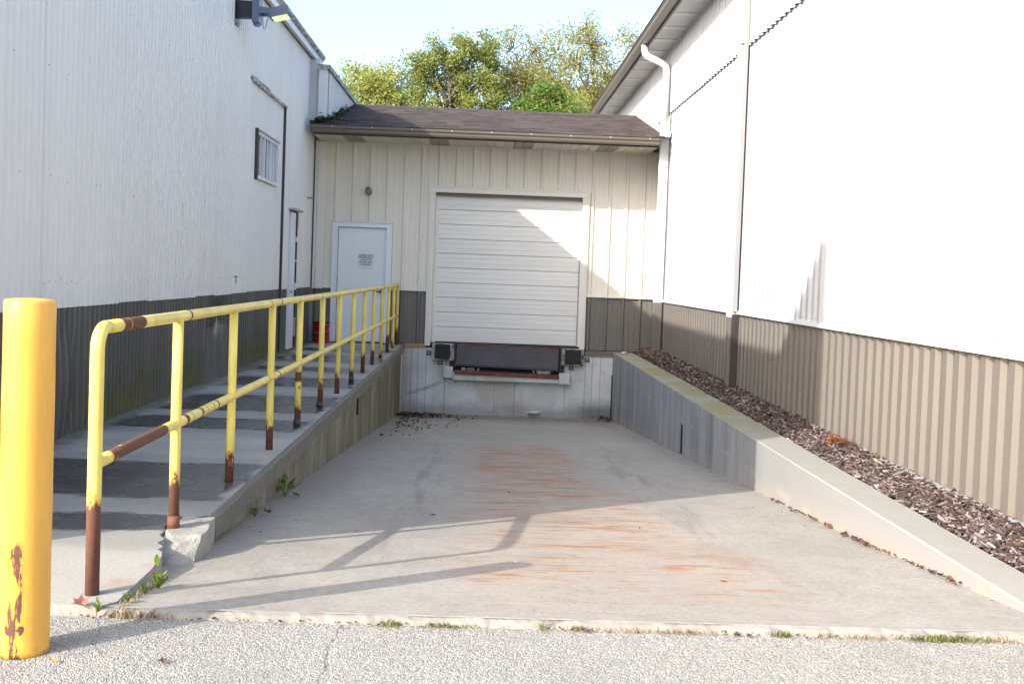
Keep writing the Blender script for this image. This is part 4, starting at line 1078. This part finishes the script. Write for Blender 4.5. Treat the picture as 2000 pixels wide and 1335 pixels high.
# ------------------------------------------------------------------ leaves, weeds, grass
def leaf_verts(c, size, yaw, tilt, curl, kind):
    if kind == 'maple': out = [(0, -.5), (.18, -.3), (.48, -.32), (.36, -.05), (.5, .15), (.2, .18), (0, .55), (-.2, .18), (-.5, .15), (-.36, -.05), (-.48, -.32), (-.18, -.3)]
    elif kind == 'oval': out = [(0, -.5), (.16, -.28), (.22, 0), (.15, .28), (0, .52), (-.15, .28), (-.22, 0), (-.16, -.28)]
    Rm = Matrix.Rotation(yaw, 3, 'Z') @ Matrix.Rotation(tilt, 3, 'X')
    vs = [Vector((0, 0, .0))]+[Vector((x, y, curl*(x*x*1.6+y*y*.8)+random.uniform(-.04, .04)*curl*3)) for x, y in out]
    return [tuple(Vector(c)+Rm @ (v*size)) for v in vs], [(0, i+1, (i+1) % len(out)+1) for i in range(len(out))]
def one_leaf(name, mat, c, size, label, cat='leaf', kind='oval', yaw=0, tilt=.2, curl=.5):
    m = MB(); v, f = leaf_verts((0, 0, 0), size, yaw, tilt, curl, kind); m.q(v, f); o = m.build(name, mat, fix=False); o.location = c
    return tag(o, label, cat)
AZ = -.024
one_leaf('fallen_leaf', 'gold_leaf', (-1.40, 3.612, AZ), .045, 'curled golden leaf on the asphalt beside the bollard', yaw=1.4, curl=.7)
one_leaf('fallen_leaf', 'dry_leaf', (-1.045, 3.64, AZ), .035, 'small brown leaf on the asphalt to the right of the golden leaf', kind='maple', yaw=.4)
one_leaf('fallen_leaf', 'orange_leaf', (1.19, 5.0, fz(5.0)+.006), .06, 'flat reddish leaf lying alone on the sunlit slab near the front', yaw=1.5, curl=.2)
one_leaf('fallen_leaf', 'dry_leaf', (-.28, 7.0, fz(7.0)+.008), .045, 'brown leaf on the sunlit slab between the railing shadows', kind='maple', yaw=1.2)
one_leaf('fallen_leaf', 'pink_leaf', (-1.50, 4.13, .01), .062, 'large curled pinkish brown leaf in the crack before the first railing post', kind='maple', yaw=.3, tilt=.5, curl=.9)
one_leaf('fallen_leaf', 'dry_leaf', (-1.33, 6.85, fz(6.85)+.02), .06, 'red brown leaf by the walkway foot near the small weed', kind='maple', yaw=.9, tilt=.5, curl=.8)
one_leaf('fallen_leaf', 'dry_leaf', (-1.30, 7.72, fz(7.72)+.02), .075, 'dark red leaf under the leafy weed at the walkway foot', kind='maple', yaw=2, tilt=.3)
one_leaf('paper_scrap', 'paper', (.21, 5.35, fz(5.35)+.008), .03, 'tiny white scrap on the slab beyond the tip of the bollard shadow', 'scrap', kind='oval', yaw=1)
def litter(name, mat, label, pts, smin, smax, cat='leaves', kind=None):
    m = MB()
    for p in pts:
        v, f = leaf_verts(p, random.uniform(smin, smax), random.uniform(0, 6.3), random.gauss(0, .5), random.uniform(.2, 1), kind or random.choice(('maple', 'oval'))); m.q(v, f)
    return tag(m.build(name, mat, fix=False), label, cat, kind='stuff')
P = []
for k in range(120):
    y_ = random.choice([random.uniform(4.6, 8.8), random.gauss(7.6, .3), random.gauss(6.3, .25), random.gauss(5.4, .2)]); P.append((2.36-abs(random.gauss(0, .018)), y_, fz(y_)+.012))
litter('dry_leaves', 'dry_leaf', 'red brown dry leaves gathered along the foot of the retaining wall', P, .015, .042)
P = []
for k in range(330):
    x_ = -1.38+abs(random.gauss(0, .42)); y_ = 18.55+random.gauss(0, .16)-.25*abs(x_+1.38)*random.random(); P.append((x_, y_, fz(y_)+random.uniform(.01, .05)))
for k in range(40): P.append((2.33-abs(random.gauss(0, .12)), random.gauss(18.9, .2), fz(18.9)+.03))
for k in range(120):
    y_ = 18.3-abs(random.gauss(0, 1.9)); P.append((-1.25+abs(random.gauss(0, .42)), y_, fz(y_)+.012))
litter('dry_leaves', 'dry_leaf', 'dark dry leaves heaped in the back corners below the dock wall', P, .03, .075)
P = []
for k in range(190):
    y_ = random.uniform(6, 18); x_ = random.choice([random.uniform(-1.3, 2.2), -1.35+abs(random.gauss(0, .5)), 2.34-abs(random.gauss(0, .15))]); 
    P.append((x_, y_, fz(y_)+.010))

litter('leaf_crumbs', 'dry_leaf', 'small dark leaf crumbs scattered over the ramp slab', P, .006, .020, 'leaf crumbs')
P = [(2.97+random.gauss(0, .07), 8.8+random.gauss(0, .13), .04+.03*random.random()) for k in range(55)]
litter('leaf_pile', 'orange_leaf', 'small heap of orange leaves on the mulch by the taupe siding', P, .03, .06, 'leaf pile')
P = [(random.uniform(2.72, 3.08), random.uniform(4.8, 9), .03) for k in range(30)]
litter('orange_leaves', 'orange_leaf', 'scattered orange leaf bits on the mulch', P, .012, .03)
P = [(random.uniform(-1.55, 2.2), 4.085+random.gauss(0, .012), -.025) for k in range(120)]
litter('crack_leaves', 'dry_leaf', 'brown leaf bits in the crack between slab and asphalt', P, .008, .024)
def blades(name, mat, label, spots, cat):
    m = MB()
    for (cx, cy, cz, n, sx, sy, h) in spots:
        for k in range(n):
            x_, y_ = cx+random.gauss(0, sx), cy+random.gauss(0, sy); hh = h*random.uniform(.4, 1.2); a = random.uniform(0, 6.28); l = random.uniform(.2, .9)*hh; w_ = random.uniform(.0012, .0028)
            dx, dy = math.cos(a), math.sin(a); px, py_ = -dy*w_, dx*w_
            m.q([(x_-px, y_-py_, cz), (x_+px, y_+py_, cz), (x_+dx*l*.4+px*.7, y_+dy*l*.4+py_*.7, cz+hh*.65), (x_+dx*l*.4-px*.7, y_+dy*l*.4-py_*.7, cz+hh*.65), (x_+dx*l, y_+dy*l, cz+hh)], [(0, 1, 2, 3), (3, 2, 4)])
    return tag(m.build(name, mat, fix=False), label, cat, kind='stuff')
blades('grass', 'grass', 'short green grass tufts in the crack at the foot of the slab', [(1.845, 4.085, -.03, 330, .075, .012, .022), (-.31, 4.085, -.03, 70, .024, .010, .022), (-.10, 4.085, -.03, 120, .05, .010, .014), (1.20, 4.085, -.03, 60, .025, .01, .026), (.27, 4.085, -.03, 14, .005, .006, .05), (.42, 4.085, -.03, 40, .02, .01, .022), (-1.62, 3.66, -.034, 160, .05, .03, .014), (-1.66, 3.52, -.034, 120, .04, .03, .012)], 'grass')
blades('dry_grass', 'straw', 'straw coloured dry grass along the crack', [(x_+random.uniform(-.08, .08), 4.085, -.03, random.choice((0, 2, 4, 10)), .03, .008, random.uniform(.008, .018)) for x_ in np.linspace(-1.1, 2.2, 40)]+[(.75, 4.085, -.03, 130, .2, .01, .02), (1.5, 4.085, -.03, 110, .12, .01, .02), (2.05, 4.09, -.03, 70, .06, .01, .02)], 'dry grass')
def weed(loc, n, size, h, label, group=None, mat='weed'):
    t = thing('weed', loc, label, 'weed', group)
    st = MB(); lv = MB()
    for k in range(n):
        a = random.uniform(0, 6.28); hh = h*random.uniform(.35, 1.0); rr = h*random.uniform(.1, .6)
        e = (loc[0]+math.cos(a)*rr, loc[1]+math.sin(a)*rr, loc[2]+hh)
        st.tube([loc, (loc[0]+math.cos(a)*rr*.4, loc[1]+math.sin(a)*rr*.4, loc[2]+hh*.6), e], .0016, 5)
        v, f = leaf_verts(e, size*random.uniform(.6, 1.2), a-math.pi/2, random.uniform(.2, .9), .5, 'oval'); lv.q(v, f)
    st.build('stems', mat, t); lv.build('leaves', mat, t, fix=False); return t
weed((-1.38, 7.75, fz(7.75)), 12, .085, .15, 'leafy green weed growing at the foot of the walkway wall')
weed((-1.385, 6.75, fz(6.75)), 9, .045, .06, 'low weed at the walkway foot beside the concrete chunk')
weed((-1.315, 4.50, fz(4.5)), 18, .04, .06, 'bushy weed with broad leaves between first post and slab')
weed((-1.335, 4.38, fz(4.38)), 22, .022, .045, 'pale small leaved weed trailing along the walkway kerb')
weed((-1.35, 4.22, fz(4.22)), 22, .018, .035, 'low pale weed at the front corner of the kerb')
weed((-1.43, 4.11, -.02), 12, .022, .045, 'tiny weed in the crack just right of the first railing post')
weed((2.70, 17.2, .05), 26, .06, .16, 'dry pale weed on the mulch near the far end of the retaining wall', mat='straw')
o = one_leaf('upright_leaf', 'weed', (-1.39, 4.72, .02), .055, 'single upright green blade leaf in the kerb crack', kind='oval', yaw=.4, tilt=1.2, curl=.2)
blades('crack_grass', 'straw', 'pale grass in the crack between kerb and slab front', [(-1.30+.0*k, 4.1+.0*k, -.03, 60, .07, .015, .03) for k in range(3)]+[(-1.345, y_, fz(y_), 16, .012, .03, .03) for y_ in np.linspace(4.15, 4.7, 9)], 'dry grass')
# ivy on the roof corner
m = MB()
for k in range(520):
    t_ = random.random()**1.3; y_ = GY-.02+t_*3.0; x_ = -2.90+abs(random.gauss(0, .17))*(1-t_*.55); z_ = 3.72+(y_-GY)*sl_+.02+abs(random.gauss(0, .03))
    v, f = leaf_verts((x_, y_, z_), random.uniform(.05, .09), random.uniform(0, 6.3), random.uniform(-.3, .9), .3, 'maple'); m.q(v, f)
iv = thing('ivy', (-2.85, 19, 4), 'dark green ivy creeping over the left corner of the shingled roof', 'ivy'); m.build('leaves', 'ivy', iv, fix=False)
MB().tube([(-2.9, GY, 3.74), (-2.86, 19.2, 4.0), (-2.8, 20.6, 4.33)], .008, 6).build('stem', 'bark', iv)

# ------------------------------------------------------------------ trees beyond the roofs
def leaf_cloud(centers, spread, n, size):
    c = centers[rng.integers(0, len(centers), n)]+rng.normal(0, 1, (n, 3))*spread[None, :]
    u = rng.normal(0, 1, (n, 3)); u /= np.linalg.norm(u, axis=1)[:, None]
    r = rng.normal(0, 1, (n, 3)); v = np.cross(u, r); v /= np.linalg.norm(v, axis=1)[:, None]
    s_ = (size*rng.uniform(.6, 1.3, n))[:, None]
    V = np.stack([c-u*s_, c+v*s_*.55, c+u*s_, c-v*s_*.55], 1).reshape(-1, 3)
    return V
def leaf_obj(name, V, mat, parent):
    n = len(V)//4; off = wloc(parent); V = V-np.array(off)
    me = bpy.data.meshes.new(name); me.vertices.add(len(V)); me.vertices.foreach_set('co', V.ravel().astype(np.float32))
    me.loops.add(4*n); me.loops.foreach_set('vertex_index', np.arange(4*n, dtype=np.int32)); me.polygons.add(n)
    me.polygons.foreach_set('loop_start', np.arange(0, 4*n, 4, dtype=np.int32)); me.update(calc_edges=True); me.validate()
    me.materials.append(M[mat]); o = bpy.data.objects.new(name, me); COL.objects.link(o); o.parent = parent; return o
def tree(name, label, X, Y, lobes, n_clump, n_leaf, size, mat, trunk_r, bark='bark', spread=.26, shell=.5, twigs=0, lean=0):
    t = thing(name, (X, Y, -.06), label, 'tree', 'trees behind the dock roof')
    top = max(l[2]+l[3] for l in lobes)
    tr = MB(); path = []; rs = []
    for k in range(9):
        f = k/8; path.append((X+lean*f+.15*math.sin(f*5+X), Y+.15*math.cos(f*4+X), -.1+f*top*.86)); rs.append(trunk_r*(1-f*.86))
    tr.tube(path, rs, 9); tr.build('trunk', bark, t)
    lb = MB(); cs = []
    for (dx, dy, z, r) in lobes:
        cz = Vector((X+dx, Y+dy, z)); h0 = max(1.0, z-r*1.3-abs(dx)*.5); f = min(.95, h0/(top*.86))
        st_ = Vector((X+lean*f+.15*math.sin(f*5+X), Y+.15*math.cos(f*4+X), h0)); mid = (st_+cz)/2+Vector((random.uniform(-.2, .2), random.uniform(-.2, .2), .1))
        lb.tube([st_, mid, cz], [trunk_r*.42, trunk_r*.28, trunk_r*.10], 6)
        for k in range(max(1, int(n_clump*r*r))):
            d = Vector((random.gauss(0, 1), random.gauss(0, 1), random.gauss(0, 1))).normalized()
            p = cz+d*r*(random.random()**shell)*Vector((1, 1, .9)).length/1.68
            cs.append(p[:])
            if twigs and random.random() < twigs: lb.tube([cz+d*r*.1, (cz+p)/2+Vector((random.uniform(-.1, .1), random.uniform(-.1, .1), random.uniform(-.05, .15))), p], [.028, .016, .006], 4, cap=False)
    lb.build('limbs', bark, t)
    leaf_obj('crown', leaf_cloud(np.array(cs), np.array([spread, spread, spread*.8]), n_leaf, size), mat, t)
    return t
def rl(n, x0, x1, z0, z1, r0, r1, dy=1.2):
    return [(random.uniform(x0, x1), random.uniform(-dy, dy), random.uniform(z0, z1), random.uniform(r0, r1)) for k in range(n)]
YT = 45; kx = YT/2100
tree('broadleaf_tree', 'low yellow green tree rising just right of the left eave', -5.2, 46, [(-1.2, 0, 8.2, 1.25), (-.2, .5, 8.9, 1.3), (.9, -.3, 8.8, 1.2), (1.6, .3, 7.2, 1.2), (-.6, -.5, 6.6, 1.3), (.7, 0, 6.5, 1.4), (-2, 0, 6.5, 1.4)], 17, 34000, .062, 'leaf_yellow', .2)
tree('oak_tree', 'big dense green tree with rounded crown over the middle left of the roof', -1.75, 45, [(-1.1, 0, 10.0, .95), (-.5, .5, 9.0, 1.1), (.3, -.2, 10.1, .95), (1.1, .2, 10.6, .85), (1.75, .0, 10.2, .6), (-1.6, .2, 8.5, .9), (.5, .4, 9.0, 1.0), (1.4, -.2, 9.0, 1.0), (-.9, -.3, 7.6, 1.1), (-2.0, 0, 7.1, .9), (1.0, .4, 7.6, .9), (0, 0, 6.8, 1.0), (1.9, 0, 7.8, .8)], 16, 36000, .062, 'leaf_green', .26, spread=.2, shell=.4)
tree('shade_tree', 'darker green tree low behind the middle of the roof ridge', -.9, 47.5, rl(8, -1.6, 1.2, 6.3, 7.8, .8, 1.1), 16, 9000, .06, 'leaf_green', .2, spread=.24)
tree('maple_tree', 'olive yellow tree with orange leaves in the middle of the group', 1.7, 46, [(-1.2, 0, 9.2, .9), (-.3, .4, 9.4, 1.0), (.8, 0, 9.0, 1.0), (-.9, 0, 7.8, 1.0), (.3, 0, 7.8, 1.1), (1.6, .2, 8.0, 1.0), (-1.5, 0, 6.8, .9), (.9, 0, 6.7, 1.0)], 20, 20000, .06, 'leaf_olive', .15, spread=.3, twigs=.3)
tree('young_tree', 'short dark green tree with orange leaves at the roof ridge', 2.05, 42, [(-.6, 0, 7.5, .7), (.1, .2, 8.3, .75), (.6, 0, 7.6, .75), (1.2, 0, 7.2, .6), (-.1, -.2, 6.9, .8), (.8, 0, 6.5, .8)], 22, 16000, .062, 'leaf_dark', .12, spread=.2)
tree('birch_tree', 'tall sparse tree with thin twigs and few pale leaves left of the tallest top', 2.5, 48, [(-1.6, 0, 11.2, 1.0), (-.6, .3, 11.4, 1.1), (.4, 0, 11.2, 1.1), (-.9, 0, 10.0, 1.1), (.3, 0, 9.8, 1.1), (-1.9, .2, 10.4, .7)], 15, 6500, .054, 'leaf_pale', .12, 'bark', spread=.25, shell=.35, twigs=1)
tree('birch_tree', 'tallest sparse tree with pale autumn leaves against the sky', 4.3, 46, [(-.4, 0, 11.9, .9), (.1, .2, 11.0, 1.0), (-.7, 0, 10.4, 1.0), (.6, 0, 10.0, 1.0), (-.2, 0, 9.2, 1.1), (.9, .2, 8.9, .9), (-.9, 0, 8.6, 1.0)], 17, 8200, .055, 'leaf_pale', .12, 'bark', spread=.24, shell=.4, twigs=1)
tree('birch_tree', 'sparse pale tree with light curved trunk beside the right eave', 6.1, 46, [(-.2, 0, 11.1, .9), (.5, .2, 10.3, 1.0), (-.6, 0, 10.0, .9), (.3, 0, 9.4, 1.0), (.9, 0, 9.0, .8), (-.4, 0, 8.6, .8), (.2, 0, 7.8, .8)], 17, 7800, .055, 'leaf_pale', .12, 'bark_pale', spread=.24, shell=.4, twigs=1, lean=.3)
tree('thicket_tree', 'olive tree filling the right part of the ridge line', 4.6, 49, rl(10, -1.6, 1.4, 6.6, 9.2, .8, 1.2), 16, 17000, .06, 'leaf_olive', .13, spread=.3, twigs=.4)
tree('thicket_tree', 'thin yellowing tree between the dark young tree and the right eave', 3.4, 44, rl(6, -.5, 1.2, 6.2, 8.2, .6, .9), 15, 8500, .055, 'leaf_yellow', .1, spread=.28, twigs=.5)
# far wood as one mass behind them
V = leaf_cloud(np.array([(random.uniform(-16, 18), random.uniform(62, 70), random.uniform(2, 9.0)) for k in range(900)]), np.array([.5, .5, .4]), 9000, .13)
ff = bpy.data.objects.new('far_wood', None); COL.objects.link(ff)
o = leaf_obj('far_wood', V, 'leaf_olive', ff); o.parent = None; bpy.data.objects.remove(ff); o.name = 'far_wood'
tag(o, 'far olive woodland seen through gaps between the nearer trees', 'woodland', kind='stuff')
